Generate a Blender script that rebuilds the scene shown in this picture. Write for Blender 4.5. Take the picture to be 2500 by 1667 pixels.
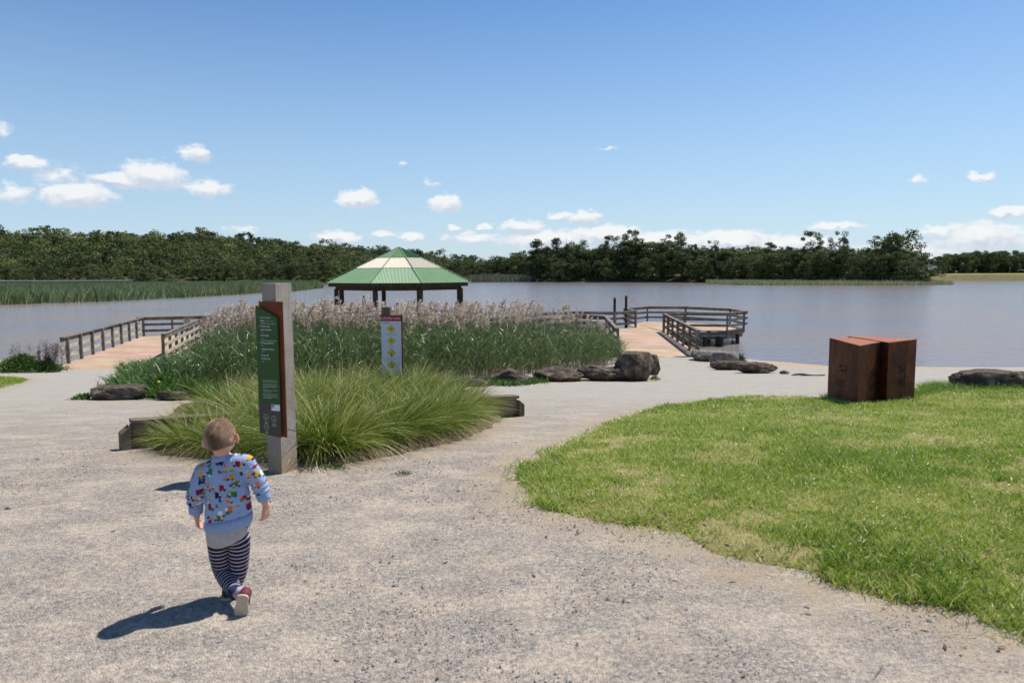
import bpy, bmesh, math, random
import numpy as np
from mathutils import Vector, Matrix, noise as mnoise

for o in list(bpy.data.objects):
    bpy.data.objects.remove(o)
SC = bpy.context.scene
COL = SC.collection
RNG = np.random.default_rng(7)
random.seed(7)
R = math.radians

# ------------------------------------------------------------------ camera, sky, sun
F = 1750.0
CAMZ = 1.62
PITCH = math.atan((833.5-670)/F)
ROLL = R(0.25)
cam_d = bpy.data.cameras.new('camera')
cam_d.sensor_width = 36
cam_d.lens = F/2500*36
cam_d.clip_start = 0.05
cam_d.clip_end = 5000
cam_d.dof.use_dof = True
cam_d.dof.focus_distance = 12
cam_d.dof.aperture_fstop = 2.8
cam = bpy.data.objects.new('camera', cam_d)
COL.objects.link(cam)
CM = Matrix.Rotation(math.pi/2-PITCH, 3, 'X') @ Matrix.Rotation(-ROLL, 3, 'Z')
cam.matrix_world = Matrix.Translation((0, 0, CAMZ)) @ CM.to_4x4()
SC.camera = cam

SUN_EL = R(60)
SUN_AZ = R(50)          # clockwise from +Y
SDIR = Vector((math.cos(SUN_EL)*math.sin(SUN_AZ), math.cos(SUN_EL)*math.cos(SUN_AZ), math.sin(SUN_EL)))
sl = bpy.data.lights.new('sun', 'SUN')
sl.energy = 5.0
sl.angle = R(0.53)
sl.color = (1.0, 0.955, 0.89)
so = bpy.data.objects.new('sun', sl)
COL.objects.link(so)
so.rotation_euler = SDIR.to_track_quat('Z', 'Y').to_euler()
so.location = (0, 0, 50)

SC.view_settings.view_transform = 'Standard'
SC.view_settings.look = 'None'
SC.view_settings.exposure = 0.14
SC.view_settings.gamma = 1
SC.view_settings.use_curve_mapping = False


def ray(px, py):
    d = Vector(((px-1250)/F, -(py-833.5)/F, -1))
    return CM @ d


def P(px, py, z):
    """pixel of the photograph -> point on the level z"""
    d = ray(px, py)
    t = (z-CAMZ)/d.z
    return Vector((d.x*t, d.y*t, z))


def PD(px, py, y):
    """pixel -> point at distance y"""
    d = ray(px, py)
    t = y/d.y
    return Vector((d.x*t, y, CAMZ+d.z*t))


world = bpy.data.worlds.new('World')
SC.world = world
world.use_nodes = True


def build_sky():
    nt = world.node_tree
    N, L = nt.nodes, nt.links
    N.clear()
    out = N.new('ShaderNodeOutputWorld')
    bg = N.new('ShaderNodeBackground')
    bg.inputs[1].default_value = 0.09
    sky = N.new('ShaderNodeTexSky')
    sky.sky_type = 'NISHITA'
    sky.sun_disc = False
    sky.sun_elevation = SUN_EL
    sky.sun_rotation = SUN_AZ
    sky.air_density = 1.1
    sky.dust_density = 0.25
    sky.ozone_density = 2.6
    tc = N.new('ShaderNodeTexCoord')
    sep = N.new('ShaderNodeSeparateXYZ')
    L.new(tc.outputs['Generated'], sep.inputs[0])

    def M(op, a, b=None, c=None, clamp=False):
        n = N.new('ShaderNodeMath')
        n.operation = op
        n.use_clamp = clamp
        for i, v in enumerate((a, b, c)):
            if v is None:
                continue
            if isinstance(v, (int, float)):
                n.inputs[i].default_value = v
            else:
                L.new(v, n.inputs[i])
        return n.outputs[0]

    def V(op, a, b=None, c=None, out=0):
        n = N.new('ShaderNodeVectorMath')
        n.operation = op
        for i, v in enumerate((a, b, c)):
            if v is None:
                continue
            if isinstance(v, (tuple, list)):
                n.inputs[i].default_value = v
            else:
                L.new(v, n.inputs[i])
        return n.outputs[out]
    az = M('ARCTAN2', sep.outputs[0], sep.outputs[1])
    el = M('ARCSINE', sep.outputs[2])
    cb = N.new('ShaderNodeCombineXYZ')
    L.new(az, cb.inputs[0])
    L.new(el, cb.inputs[1])
    p = cb.outputs[0]
    # ragged edges
    nz = N.new('ShaderNodeTexNoise')
    nz.inputs['Scale'].default_value = 38
    nz.inputs['Detail'].default_value = 6
    nz.inputs['Roughness'].default_value = 0.62
    sc1 = V('MULTIPLY', p, (1, 1.7, 1))
    L.new(sc1, nz.inputs['Vector'])
    off = V('MULTIPLY', V('SUBTRACT', nz.outputs['Color'], (.5, .5, .5)), (.045, .022, 0))
    q = V('ADD', p, off)
    clouds = [(186, 476, 105, 30, 1), (60, 396, 62, 17, .85), (37, 473, 50, 24, .6), (372, 430, 98, 32, .95), (285, 440, 70, 16, .9),
              (505, 462, 72, 19, .85), (478, 376, 46, 20, .85), (150, 430, 80, 22, .35),
              (877, 487, 52, 23, 1), (1090, 500, 48, 22, .9), (825, 580, 62, 15, .8), (930, 571, 30, 9, .7), (1003, 576, 45, 13, .75),
              (1106, 556, 20, 8, .8), (1180, 551, 20, 8, .8), (1430, 530, 42, 16, 1), (1366, 528, 32, 11, .8),
              (1276, 555, 60, 17, .9), (1160, 580, 90, 14, .5), (1340, 585, 130, 26, .85), (1480, 575, 95, 24, 1), (1620, 590, 130, 24, .85), (1780, 588, 120, 26, .9),
              (1940, 600, 130, 26, .75), (2030, 555, 80, 11, .6), (2392, 431, 40, 13, .85), (2248, 440, 26, 10, .4),
              (2465, 517, 66, 14, .85), (2400, 580, 140, 36, .8), (2290, 562, 60, 14, .5), (2200, 620, 160, 30, .6),
              (5, 315, 30, 18, .35), (1487, 361, 28, 5, .3), (990, 397, 18, 7, .25), (1055, 444, 18, 9, .3), (600, 560, 50, 8, .3), (545, 605, 30, 8, .5)]
    def field(q):
      acc = None
      for (cx, cy, rx, ry, a) in clouds:
        d = ray(cx, cy).normalized()
        a0 = math.atan2(d.x, d.y)
        e0 = math.asin(d.z)
        ca = 1/math.cos(a0)**2
        rxx = rx/F/ca*1.08
        ryy = ry/F*math.cos(a0)*1.25
        t = V('MULTIPLY_ADD', q, (1/rxx, 1/ryy, 0), (-a0/rxx, -e0/ryy, 0))
        ln = V('LENGTH', t, out=1)
        m = M('MULTIPLY_ADD', ln, -a, a)
        acc = m if acc is None else M('SMOOTH_MAX', acc, m, 0.12)
      return acc
    acc = field(q)
    above = field(V('ADD', q, (-.002, .0065, 0)))
    nz2 = N.new('ShaderNodeTexNoise')
    nz2.inputs['Scale'].default_value = 70
    nz2.inputs['Detail'].default_value = 7
    nz2.inputs['Roughness'].default_value = 0.6
    L.new(V('MULTIPLY', p, (1, 2.0, 1)), nz2.inputs['Vector'])
    n2 = M('MULTIPLY_ADD', nz2.outputs[0], 0.85, -0.37)
    dens = M('ADD', acc, n2)
    cr = N.new('ShaderNodeMapRange')
    cr.interpolation_type = 'SMOOTHSTEP'
    cr.inputs['From Min'].default_value = 0.02
    cr.inputs['From Max'].default_value = 0.46
    L.new(dens, cr.inputs['Value'])
    # clouds stay where they were set out: none without a cell near
    gate = N.new('ShaderNodeMapRange')
    gate.inputs['From Min'].default_value = -0.25
    gate.inputs['From Max'].default_value = 0.1
    L.new(acc, gate.inputs['Value'])
    mask = M('MULTIPLY', M('MULTIPLY', cr.outputs[0], gate.outputs[0]), 0.88)
    # thin bright haze low over the horizon
    hz = N.new('ShaderNodeMapRange')
    hz.inputs['From Min'].default_value = 0.0
    hz.inputs['From Max'].default_value = 0.44
    hz.inputs['To Min'].default_value = 0.66
    hz.inputs['To Max'].default_value = 0.0
    hz.interpolation_type = 'SMOOTHSTEP'
    L.new(el, hz.inputs['Value'])
    mixh = N.new('ShaderNodeMix')
    mixh.data_type = 'RGBA'
    L.new(hz.outputs[0], mixh.inputs[0])
    hs = N.new('ShaderNodeHueSaturation')
    hs.inputs['Saturation'].default_value = 1.26
    hs.inputs['Hue'].default_value = 0.507
    hs.inputs['Value'].default_value = 1.2
    L.new(sky.outputs[0], hs.inputs['Color'])
    L.new(hs.outputs[0], mixh.inputs[6])
    mixh.inputs[7].default_value = (4.8, 6.8, 9.2, 1)
    nz3 = N.new('ShaderNodeTexNoise')
    nz3.inputs['Scale'].default_value = 90
    nz3.inputs['Detail'].default_value = 4
    L.new(p, nz3.inputs['Vector'])
    crm = N.new('ShaderNodeMix')
    crm.data_type = 'RGBA'
    # lit tops, greyer bases: how much cloud lies above this direction
    lit = M('MULTIPLY_ADD', M('SUBTRACT', acc, above), 2.2, 0.45)
    L.new(M('ADD', lit, M('MULTIPLY_ADD', nz3.outputs[0], 1.6, -0.75), clamp=True), crm.inputs[0])
    crm.inputs[6].default_value = (6.3, 6.9, 8.0, 1)
    crm.inputs[7].default_value = (9.6, 9.6, 9.6, 1)
    mixc = N.new('ShaderNodeMix')
    mixc.data_type = 'RGBA'
    L.new(mask, mixc.inputs[0])
    L.new(mixh.outputs[2], mixc.inputs[6])
    L.new(crm.outputs[2], mixc.inputs[7])
    # the sky above the frame is dimmed to cut its fill light
    zen = N.new('ShaderNodeMapRange')
    zen.inputs['From Min'].default_value = 0.42
    zen.inputs['From Max'].default_value = 1.0
    zen.inputs['To Min'].default_value = 1.0
    zen.inputs['To Max'].default_value = 0.45
    L.new(el, zen.inputs['Value'])
    sc_ = N.new('ShaderNodeVectorMath')
    sc_.operation = 'SCALE'
    L.new(mixc.outputs[2], sc_.inputs[0])
    L.new(zen.outputs[0], sc_.inputs['Scale'])
    L.new(sc_.outputs[0], bg.inputs[0])
    L.new(bg.outputs[0], out.inputs[0])


build_sky()

# ------------------------------------------------------------------ helpers: tags and objects


def tag(o, label=None, cat=None, group=None, kind=None):
    if label:
        o['label'] = label
    if cat:
        o['category'] = cat
    if group:
        o['group'] = group
    if kind:
        o['kind'] = kind
    return o


def empty(name, loc, rz=0.0):
    o = bpy.data.objects.new(name, None)
    o.empty_display_size = 0.2
    COL.objects.link(o)
    o.location = loc
    o.rotation_euler = (0, 0, rz)
    return o


def copy_tree(o, parent=None):
    c = o.copy()
    COL.objects.link(c)
    c.parent = parent
    for ch in list(o.children):
        copy_tree(ch, c)
    return c


def raw_mesh(name, V, Q, mats=None, mi=None, attrs=None, smooth=False, tris=None):
    """numpy arrays -> mesh; Q (n,4) quads, tris (m,3)"""
    me = bpy.data.meshes.new(name)
    V = np.asarray(V, dtype=np.float32)
    nq = 0 if Q is None else len(Q)
    nt_ = 0 if tris is None else len(tris)
    me.vertices.add(len(V))
    me.vertices.foreach_set('co', V.ravel())
    loops = []
    if nq:
        loops.append(np.asarray(Q, dtype=np.int32).ravel())
    if nt_:
        loops.append(np.asarray(tris, dtype=np.int32).ravel())
    loops = np.concatenate(loops)
    me.loops.add(len(loops))
    me.loops.foreach_set('vertex_index', loops)
    me.polygons.add(nq+nt_)
    ls = np.concatenate([np.arange(nq)*4, nq*4+np.arange(nt_)*3]).astype(np.int32)
    lt = np.concatenate([np.full(nq, 4), np.full(nt_, 3)]).astype(np.int32)
    me.polygons.foreach_set('loop_start', ls)
    me.polygons.foreach_set('loop_total', lt)
    if mi is not None:
        me.polygons.foreach_set('material_index', np.asarray(mi, dtype=np.int32))
    me.polygons.foreach_set('use_smooth', np.full(nq+nt_, bool(smooth)))
    for m in (mats or []):
        me.materials.append(m)
    if attrs:
        for k, a in attrs.items():
            at = me.attributes.new(k, 'FLOAT', 'POINT')
            at.data.foreach_set('value', np.asarray(a, dtype=np.float32))
    me.update(calc_edges=True)
    return me


def link(name, me, parent=None):
    o = bpy.data.objects.new(name, me)
    COL.objects.link(o)
    o.parent = parent
    return o


class MB:
    """collects simple solids and links them as ONE mesh object"""

    def __init__(self):
        self.v = []
        self.f = []
        self.a = []

    def add(self, vs, fs, a=0.0):
        n = len(self.v)
        self.v += [tuple(v) for v in vs]
        self.f += [tuple(i+n for i in f) for f in fs]
        self.a += [a]*len(vs)
        return self

    def box(self, c, s, rz=0.0, M=None, ch=0.0):
        hx, hy, hz = s[0]/2, s[1]/2, s[2]/2
        m = M or (Matrix.Translation(c) @ Matrix.Rotation(rz, 4, 'Z'))
        vs = [m @ Vector((x*hx, y*hy, z*hz)) for z in (-1, 1) for x, y in ((-1, -1), (1, -1), (1, 1), (-1, 1))]
        return self.add(vs, [(3, 2, 1, 0), (4, 5, 6, 7), (0, 1, 5, 4), (1, 2, 6, 5), (2, 3, 7, 6), (3, 0, 4, 7)])

    def beam(self, p, q, w, h, up=(0, 0, 1), e0=0, e1=0):
        p, q = Vector(p), Vector(q)
        d = (q-p)
        d.normalize()
        p = p-d*e0
        q = q+d*e1
        u = Vector(up)
        s = d.cross(u)
        s.normalize()
        u = s.cross(d)
        vs = []
        for c in (p, q):
            for a, b in ((-1, -1), (1, -1), (1, 1), (-1, 1)):
                vs.append(c+s*a*w/2+u*b*h/2)
        return self.add(vs, [(0, 1, 2, 3), (7, 6, 5, 4), (1, 0, 4, 5), (2, 1, 5, 6), (3, 2, 6, 7), (0, 3, 7, 4)])

    def tube(self, pts, rad, seg=10, sq=None, caps=True, a=None):
        """lofted rings; rad scalar or (rx,ry); rx along 'sideways'"""
        pts = [Vector(p) for p in pts]
        n = len(pts)
        vs, fs = [], []
        at = []
        prev = None
        for i, p in enumerate(pts):
            d = (pts[min(i+1, n-1)]-pts[max(i-1, 0)])
            d.normalize()
            if prev is None:
                ref = Vector((1, 0, 0)) if abs(d.x) < .9 else Vector((0, 1, 0))
                s = (ref - d*ref.dot(d)).normalized()
            else:
                s = (prev - d*prev.dot(d)).normalized()
            prev = s
            t = d.cross(s)
            r = rad[i] if isinstance(rad, (list, tuple)) else rad
            rx, ry = r if isinstance(r, (list, tuple)) else (r, r)
            for k in range(seg):
                an = 2*math.pi*k/seg
                vs.append(p+s*rx*math.cos(an)+t*ry*math.sin(an))
        for i in range(n-1):
            for k in range(seg):
                k2 = (k+1) % seg
                fs.append((i*seg+k, i*seg+k2, (i+1)*seg+k2, (i+1)*seg+k))
        if caps:
            fs.append(tuple(range(seg-1, -1, -1)))
            fs.append(tuple((n-1)*seg+k for k in range(seg)))
        n0 = len(self.v)
        self.add(vs, fs)
        if a is not None:
            for i in range(n):
                for k in range(seg):
                    self.a[n0+i*seg+k] = a[i]
        return self

    def capsule(self, pts, rad, seg=14):
        """tube with rounded ends"""
        pts = [Vector(p) for p in pts]
        rad = [r if isinstance(r, (list, tuple)) else (r, r) for r in rad]
        d0 = (pts[0]-pts[1]).normalized()
        d1 = (pts[-1]-pts[-2]).normalized()
        A, B = [], []
        for t in (0.98, 0.85, 0.6, 0.3):
            k = math.sqrt(max(0, 1-t*t))
            r = rad[0]
            A.append((pts[0]+d0*min(r)*t, (r[0]*k, r[1]*k)))
        for t in (0.3, 0.6, 0.85, 0.98):
            k = math.sqrt(max(0, 1-t*t))
            r = rad[-1]
            B.append((pts[-1]+d1*min(r)*t, (r[0]*k, r[1]*k)))
        seq = A+list(zip(pts, rad))+B
        return self.tube([s[0] for s in seq], [s[1] for s in seq], seg)

    def ball(self, c, r, M=None, seg=16, rings=10):
        r = r if isinstance(r, (list, tuple)) else (r, r, r)
        vs = []
        fs = []
        for i in range(rings+1):
            th = math.pi*(i+.0)/rings
            for k in range(seg):
                ph = 2*math.pi*k/seg
                st = max(math.sin(th), 0.01)
                v = Vector((r[0]*st*math.cos(ph), r[1]*st*math.sin(ph), r[2]*math.cos(th)))
                if M:
                    v = M @ v
                vs.append(v+Vector(c))
        for i in range(rings):
            for k in range(seg):
                k2 = (k+1) % seg
                fs.append((i*seg+k, (i+1)*seg+k, (i+1)*seg+k2, i*seg+k2))
        fs.append(tuple(range(seg)))
        fs.append(tuple(rings*seg+k for k in range(seg-1, -1, -1)))
        return self.add(vs, fs)

    def prism(self, poly, z0, z1):
        n = len(poly)
        ar = sum(poly[i][0]*poly[(i+1) % n][1]-poly[(i+1) % n][0]*poly[i][1] for i in range(n))
        if ar < 0:
            poly = poly[::-1]
        g0 = z0 if callable(z0) else (lambda x, y: z0)
        g1 = z1 if callable(z1) else (lambda x, y: z1)
        vs = [(x, y, g0(x, y)) for x, y in poly]+[(x, y, g1(x, y)) for x, y in poly]
        fs = [tuple(range(n-1, -1, -1)), tuple(range(n, 2*n))]
        for i in range(n):
            j = (i+1) % n
            fs.append((i, j, n+j, n+i))
        return self.add(vs, fs)

    def build(self, name, mat, parent=None, smooth=False, bevel=0.0, attr=None, world=None):
        me = bpy.data.meshes.new(name)
        vs = self.v
        if world is not None:       # points given in the world: bring them into the parent's frame
            inv = world.inverted()
            vs = [tuple(inv @ Vector(v)) for v in vs]
        me.from_pydata(vs, [], self.f)
        me.materials.append(mat)
        if smooth:
            me.polygons.foreach_set('use_smooth', [True]*len(me.polygons))
        if attr:
            at = me.attributes.new(attr, 'FLOAT', 'POINT')
            at.data.foreach_set('value', self.a)
        me.update()
        o = link(name, me, parent)
        if bevel:
            b = o.modifiers.new('bevel', 'BEVEL')
            b.width = bevel
            b.segments = 2
            b.limit_method = 'ANGLE'
            b.angle_limit = R(40)
        return o


# ------------------------------------------------------------------ materials
MATS = {}


def mat(name, cols, rough=0.8, scale=4.0, detail=6, bump=0.0, bscale=None, stretch=(1, 1, 1), coord='Object', spec=0.4,
        metallic=0.0, tint=None, pos=None, extra=None, trans=0.0, objrand=0.0, nrough=0.6):
    """noise driven colour ramp + bump. tint = name of a point attribute that drives the ramp instead"""
    m = bpy.data.materials.new(name)
    m.use_nodes = True
    N, L = m.node_tree.nodes, m.node_tree.links
    b = N['Principled BSDF']
    b.inputs['Roughness'].default_value = rough
    b.inputs['Metallic'].default_value = metallic
    b.inputs['Specular IOR Level'].default_value = spec
    tc = N.new('ShaderNodeTexCoord')
    mp = N.new('ShaderNodeMapping')
    mp.inputs['Scale'].default_value = stretch
    L.new(tc.outputs[coord], mp.inputs[0])
    nz = N.new('ShaderNodeTexNoise')
    nz.inputs['Scale'].default_value = scale
    nz.inputs['Detail'].default_value = detail
    nz.inputs['Roughness'].default_value = nrough
    L.new(mp.outputs[0], nz.inputs['Vector'])
    cr = N.new('ShaderNodeValToRGB')
    cs = [c if len(c) == 4 else (*c, 1) for c in cols]
    n = len(cs)
    ps = pos or ([0.5] if n == 1 else [0.3+0.4*i/(n-1) for i in range(n)] if not tint else [i/(n-1) for i in range(n)])
    el = cr.color_ramp.elements
    el[0].position = ps[0]
    el[0].color = cs[0]
    if n > 1:
        el[1].position = ps[-1]
        el[1].color = cs[-1]
        for i in range(1, n-1):
            e = el.new(ps[i])
            e.color = cs[i]
    else:
        el[1].color = cs[0]
    src = nz.outputs[0]
    if tint:
        at = N.new('ShaderNodeAttribute')
        at.attribute_name = tint
        src = at.outputs['Fac']
    if objrand:
        oi = N.new('ShaderNodeObjectInfo')
        ma = N.new('ShaderNodeMath')
        ma.operation = 'MULTIPLY_ADD'
        L.new(oi.outputs['Random'], ma.inputs[0])
        ma.inputs[1].default_value = objrand
        ad = N.new('ShaderNodeMath')
        ad.operation = 'SUBTRACT'
        L.new(src, ad.inputs[0])
        ad.inputs[1].default_value = objrand/2
        L.new(ad.outputs[0], ma.inputs[2])
        src = ma.outputs[0]
    L.new(src, cr.inputs[0])
    colo = cr.outputs[0]
    if extra:
        colo = extra(N, L, tc, colo, b)
    if trans:
        tr = N.new('ShaderNodeBsdfTranslucent')
        L.new(colo, tr.inputs[0])
        mx = N.new('ShaderNodeMixShader')
        mx.inputs[0].default_value = trans
        L.new(b.outputs[0], mx.inputs[1])
        L.new(tr.outputs[0], mx.inputs[2])
        L.new(mx.outputs[0], N['Material Output'].inputs[0])
    L.new(colo, b.inputs['Base Color'])
    if bump:
        bn = N.new('ShaderNodeTexNoise')
        bn.inputs['Scale'].default_value = bscale or scale*3
        bn.inputs['Detail'].default_value = 6
        bn.inputs['Roughness'].default_value = 0.65
        L.new(mp.outputs[0], bn.inputs['Vector'])
        bp = N.new('ShaderNodeBump')
        bp.inputs['Strength'].default_value = min(1, bump)
        bp.inputs['Distance'].default_value = 0.02
        L.new(bn.outputs[0], bp.inputs['Height'])
        L.new(bp.outputs[0], b.inputs['Normal'])
    MATS[name] = m
    return m


def mixcol(N, L, fac, a, b, mode='MIX'):
    n = N.new('ShaderNodeMix')
    n.data_type = 'RGBA'
    n.blend_type = mode
    for i, v in ((0, fac), (6, a), (7, b)):
        if isinstance(v, (int, float)):
            n.inputs[i].default_value = v
        elif isinstance(v, tuple):
            n.inputs[i].default_value = v
        else:
            L.new(v, n.inputs[i])
    return n.outputs[2]


def texnoise(N, L, tc, scale, detail=4, stretch=None, coord='Object', rough=.6):
    n = N.new('ShaderNodeTexNoise')
    n.inputs['Scale'].default_value = scale
    n.inputs['Detail'].default_value = detail
    n.inputs['Roughness'].default_value = rough
    if stretch:
        mp = N.new('ShaderNodeMapping')
        mp.inputs['Scale'].default_value = stretch
        L.new(tc.outputs[coord], mp.inputs[0])
        L.new(mp.outputs[0], n.inputs['Vector'])
    else:
        L.new(tc.outputs[coord], n.inputs['Vector'])
    return n.outputs[0]


def ramp(N, L, src, p0, p1, smooth=True):
    n = N.new('ShaderNodeMapRange')
    n.inputs['From Min'].default_value = p0
    n.inputs['From Max'].default_value = p1
    if smooth:
        n.interpolation_type = 'SMOOTHSTEP'
    L.new(src, n.inputs['Value'])
    return n.outputs[0]


def gravel_extra(N, L, tc, col, b):
    # pebbles: small cells with their own greys, larger pale dusty drifts, rare dark stones
    vo = N.new('ShaderNodeTexVoronoi')
    vo.inputs['Scale'].default_value = 120
    L.new(tc.outputs['Object'], vo.inputs['Vector'])
    sp = N.new('ShaderNodeSeparateColor')
    L.new(vo.outputs['Color'], sp.inputs[0])
    cr = N.new('ShaderNodeValToRGB')
    e = cr.color_ramp.elements
    e[0].position = 0.0
    e[0].color = (.13, .125, .125, 1)
    e[1].position = 1
    e[1].color = (.52, .47, .41, 1)
    for p_, c_ in ((.12, (.27, .26, .26, 1)), (.45, (.37, .315, .265, 1)), (.8, (.43, .375, .315, 1))):
        x = e.new(p_)
        x.color = c_
    L.new(sp.outputs[0], cr.inputs[0])
    drift = ramp(N, L, texnoise(N, L, tc, 1.6, 9, (1, 1.7, 1), rough=.78), 0.42, 0.58)
    c1 = mixcol(N, L, drift, cr.outputs[0], (.565, .475, .38, 1))
    f = N.new('ShaderNodeMath')
    f.operation = 'MULTIPLY_ADD'
    L.new(drift, f.inputs[0])
    f.inputs[1].default_value = .50
    f.inputs[2].default_value = .12
    c2 = mixcol(N, L, f.outputs[0], cr.outputs[0], c1)
    grit = ramp(N, L, texnoise(N, L, tc, 34, 3, rough=.8), .40, .60)
    c2 = mixcol(N, L, grit, mixcol(N, L, 1.0, c2, (.82, .83, .83, 1), 'MULTIPLY'), mixcol(N, L, 1.0, c2, (1.22, 1.22, 1.20, 1), 'MULTIPLY'))
    # far from here the path is paler, fine crushed rock
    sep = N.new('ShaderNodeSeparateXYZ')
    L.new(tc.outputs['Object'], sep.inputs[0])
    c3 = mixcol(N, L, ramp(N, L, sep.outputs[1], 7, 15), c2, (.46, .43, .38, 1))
    c4 = mixcol(N, L, 0.65, c3, col, 'MULTIPLY')
    at = N.new('ShaderNodeAttribute')
    at.attribute_name = 'dirt'
    dn = N.new('ShaderNodeMath')
    dn.operation = 'MULTIPLY'
    L.new(at.outputs['Fac'], dn.inputs[0])
    L.new(ramp(N, L, texnoise(N, L, tc, 5, 6), .3, .62), dn.inputs[1])
    c4 = mixcol(N, L, dn.outputs[0], c4, (.42, .33, .23, 1))
    # sandy beach on the right, down to the water
    sd_ = N.new('ShaderNodeMath')
    sd_.operation = 'MULTIPLY'
    L.new(ramp(N, L, sep.outputs[2], -1.5, -2.0), sd_.inputs[0])
    L.new(ramp(N, L, sep.outputs[0], 8.5, 11.5), sd_.inputs[1])
    sand = sd_.outputs[0]
    c5 = mixcol(N, L, sand, c4, (.50, .36, .24, 1))
    wet = ramp(N, L, sep.outputs[2], -2.66, -2.78)
    c6 = mixcol(N, L, wet, c5, (.20, .135, .085, 1))
    bp = N.new('ShaderNodeBump')
    bp.inputs['Strength'].default_value = .75
    bp.inputs['Distance'].default_value = .012
    L.new(vo.outputs['Distance'], bp.inputs['Height'])
    bp.invert = True
    L.new(bp.outputs[0], b.inputs['Normal'])
    return c6


mat('gravel', [(.72, .70, .68), (1, 1, 1)], rough=.95, scale=2.2, detail=9, extra=gravel_extra, spec=.15, nrough=.75)
mat('soil', [(.11, .08, .05), (.22, .16, .10)], rough=1, scale=6, bump=.6, bscale=30, spec=.1)
mat('far_ground', [(.05, .055, .02), (.10, .09, .04)], rough=1, scale=.05, spec=.1)


def bank_extra(N, L, tc, col, b):
    sep = N.new('ShaderNodeSeparateXYZ')
    L.new(tc.outputs['Object'], sep.inputs[0])
    top = ramp(N, L, sep.outputs[2], .2, .75)
    return mixcol(N, L, top, col, (.27, .24, .09, 1))


mat('bank', [(.12, .085, .06), (.17, .15, .07), (.12, .14, .06)], rough=1, scale=.25, extra=bank_extra, spec=.1)
mat('lawn_soil', [(.15, .16, .05), (.25, .22, .09), (.36, .29, .16)], rough=1, scale=3.5, bump=.5, bscale=60, spec=.1)
mat('turf', [(.045, .11, .008), (.16, .30, .018), (.34, .47, .050), (.62, .64, .18), (.74, .67, .38)], rough=.38, tint='tint', trans=.36, spec=.55)
mat('tussock', [(.028, .065, .006), (.11, .19, .014), (.28, .31, .045), (.86, .76, .34)], rough=.42, tint='tint', trans=.3, spec=.6, objrand=.14)
mat('reed_leaf', [(.022, .058, .010), (.075, .155, .030), (.17, .26, .08), (.34, .38, .19)], rough=.4, tint='tint', trans=.3, spec=.5)
mat('reed_stem', [(.10, .10, .05), (.26, .22, .13), (.36, .29, .19)], rough=.6, tint='tint', spec=.3)
mat('reed_plume', [(.42, .31, .24), (.68, .55, .44), (.86, .75, .65)], rough=.9, tint='tint', trans=.25, spec=.1)
mat('far_reed', [(.07, .12, .04), (.16, .23, .095), (.28, .33, .16), (.48, .43, .25)], rough=.6, tint='tint', trans=.2, spec=.3)
mat('pale_reed', [(.16, .18, .10), (.28, .28, .18), (.42, .38, .28)], rough=.8, tint='tint', spec=.2)
mat('weed_leaf', [(.03, .08, .015), (.08, .17, .03), (.16, .26, .06)], rough=.5, tint='tint', trans=.3)
mat('dry_stalk', [(.10, .055, .05), (.19, .11, .09)], rough=.9, tint='tint')
mat('yellow_flower', [(.75, .55, .03)], rough=.6)
LEAF = [(.030, .048, .017), (.075, .10, .032), (.14, .17, .058), (.24, .265, .085)]
mat('foliage', LEAF, rough=.65, tint='tint', trans=.25, spec=.25, objrand=.35)
mat('foliage_hill', LEAF, rough=.65, tint='tint', trans=.25, spec=.25)
mat('bark', [(.10, .08, .06), (.30, .27, .23)], rough=.9, scale=.6, spec=.2)
mat('rock', [(.035, .027, .021), (.085, .065, .050), (.17, .14, .11), (.36, .32, .27)], pos=[.3, .48, .60, .74], rough=.95, scale=5, detail=10, bump=1, bscale=22, spec=.2, nrough=.7)
mat('pale_rock', [(.09, .08, .07), (.20, .18, .155), (.34, .31, .27)], rough=.95, scale=7, detail=10, bump=1, bscale=25, spec=.2, nrough=.7)


def grain(dark):
    def ex(N, L, tc, col, b):
        g = texnoise(N, L, tc, 6, 5, (9, 9, .5))
        return mixcol(N, L, ramp(N, L, g, .38, .7), col, dark)
    return ex


mat('aged_wood', [(.10, .078, .055), (.17, .135, .10), (.25, .21, .16)], rough=.85, scale=3, bump=.5, bscale=25, spec=.2)
mat('rail_wood', [(.10, .085, .068), (.19, .165, .135), (.31, .275, .23)], rough=.85, scale=2.5, bump=.5, bscale=25, spec=.2)
mat('dark_wood', [(.035, .028, .02), (.06, .048, .034), (.085, .07, .05)], rough=.85, scale=3, bump=.4, spec=.2)
mat('wet_wood', [(.02, .016, .012), (.04, .03, .022)], rough=.6, scale=3, bump=.4)


def sleeper_extra(N, L, tc, col, b):
    wv = N.new('ShaderNodeTexWave')
    wv.bands_direction = 'Z'
    wv.inputs['Scale'].default_value = 33
    wv.inputs['Distortion'].default_value = 4
    wv.inputs['Detail'].default_value = 3
    mp = N.new('ShaderNodeMapping')
    mp.inputs['Rotation'].default_value = (.25, .28, 0)
    L.new(tc.outputs['Object'], mp.inputs[0])
    L.new(mp.outputs[0], wv.inputs['Vector'])
    saw = mixcol(N, L, .13, col, wv.outputs['Color'], 'MULTIPLY')
    g = texnoise(N, L, tc, 5, 6, (9, 9, .6))
    c = mixcol(N, L, ramp(N, L, g, .52, .78), saw, (.20, .165, .135, 1))
    sep = N.new('ShaderNodeSeparateXYZ')
    L.new(tc.outputs['Object'], sep.inputs[0])
    dirt = ramp(N, L, sep.outputs[2], .28, .02)
    c = mixcol(N, L, dirt, c, (.36, .28, .20, 1))
    bp = N.new('ShaderNodeBump')
    bp.inputs['Strength'].default_value = .5
    bp.inputs['Distance'].default_value = .006
    L.new(wv.outputs['Fac'], bp.inputs['Height'])
    L.new(bp.outputs[0], b.inputs['Normal'])
    return c


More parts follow.
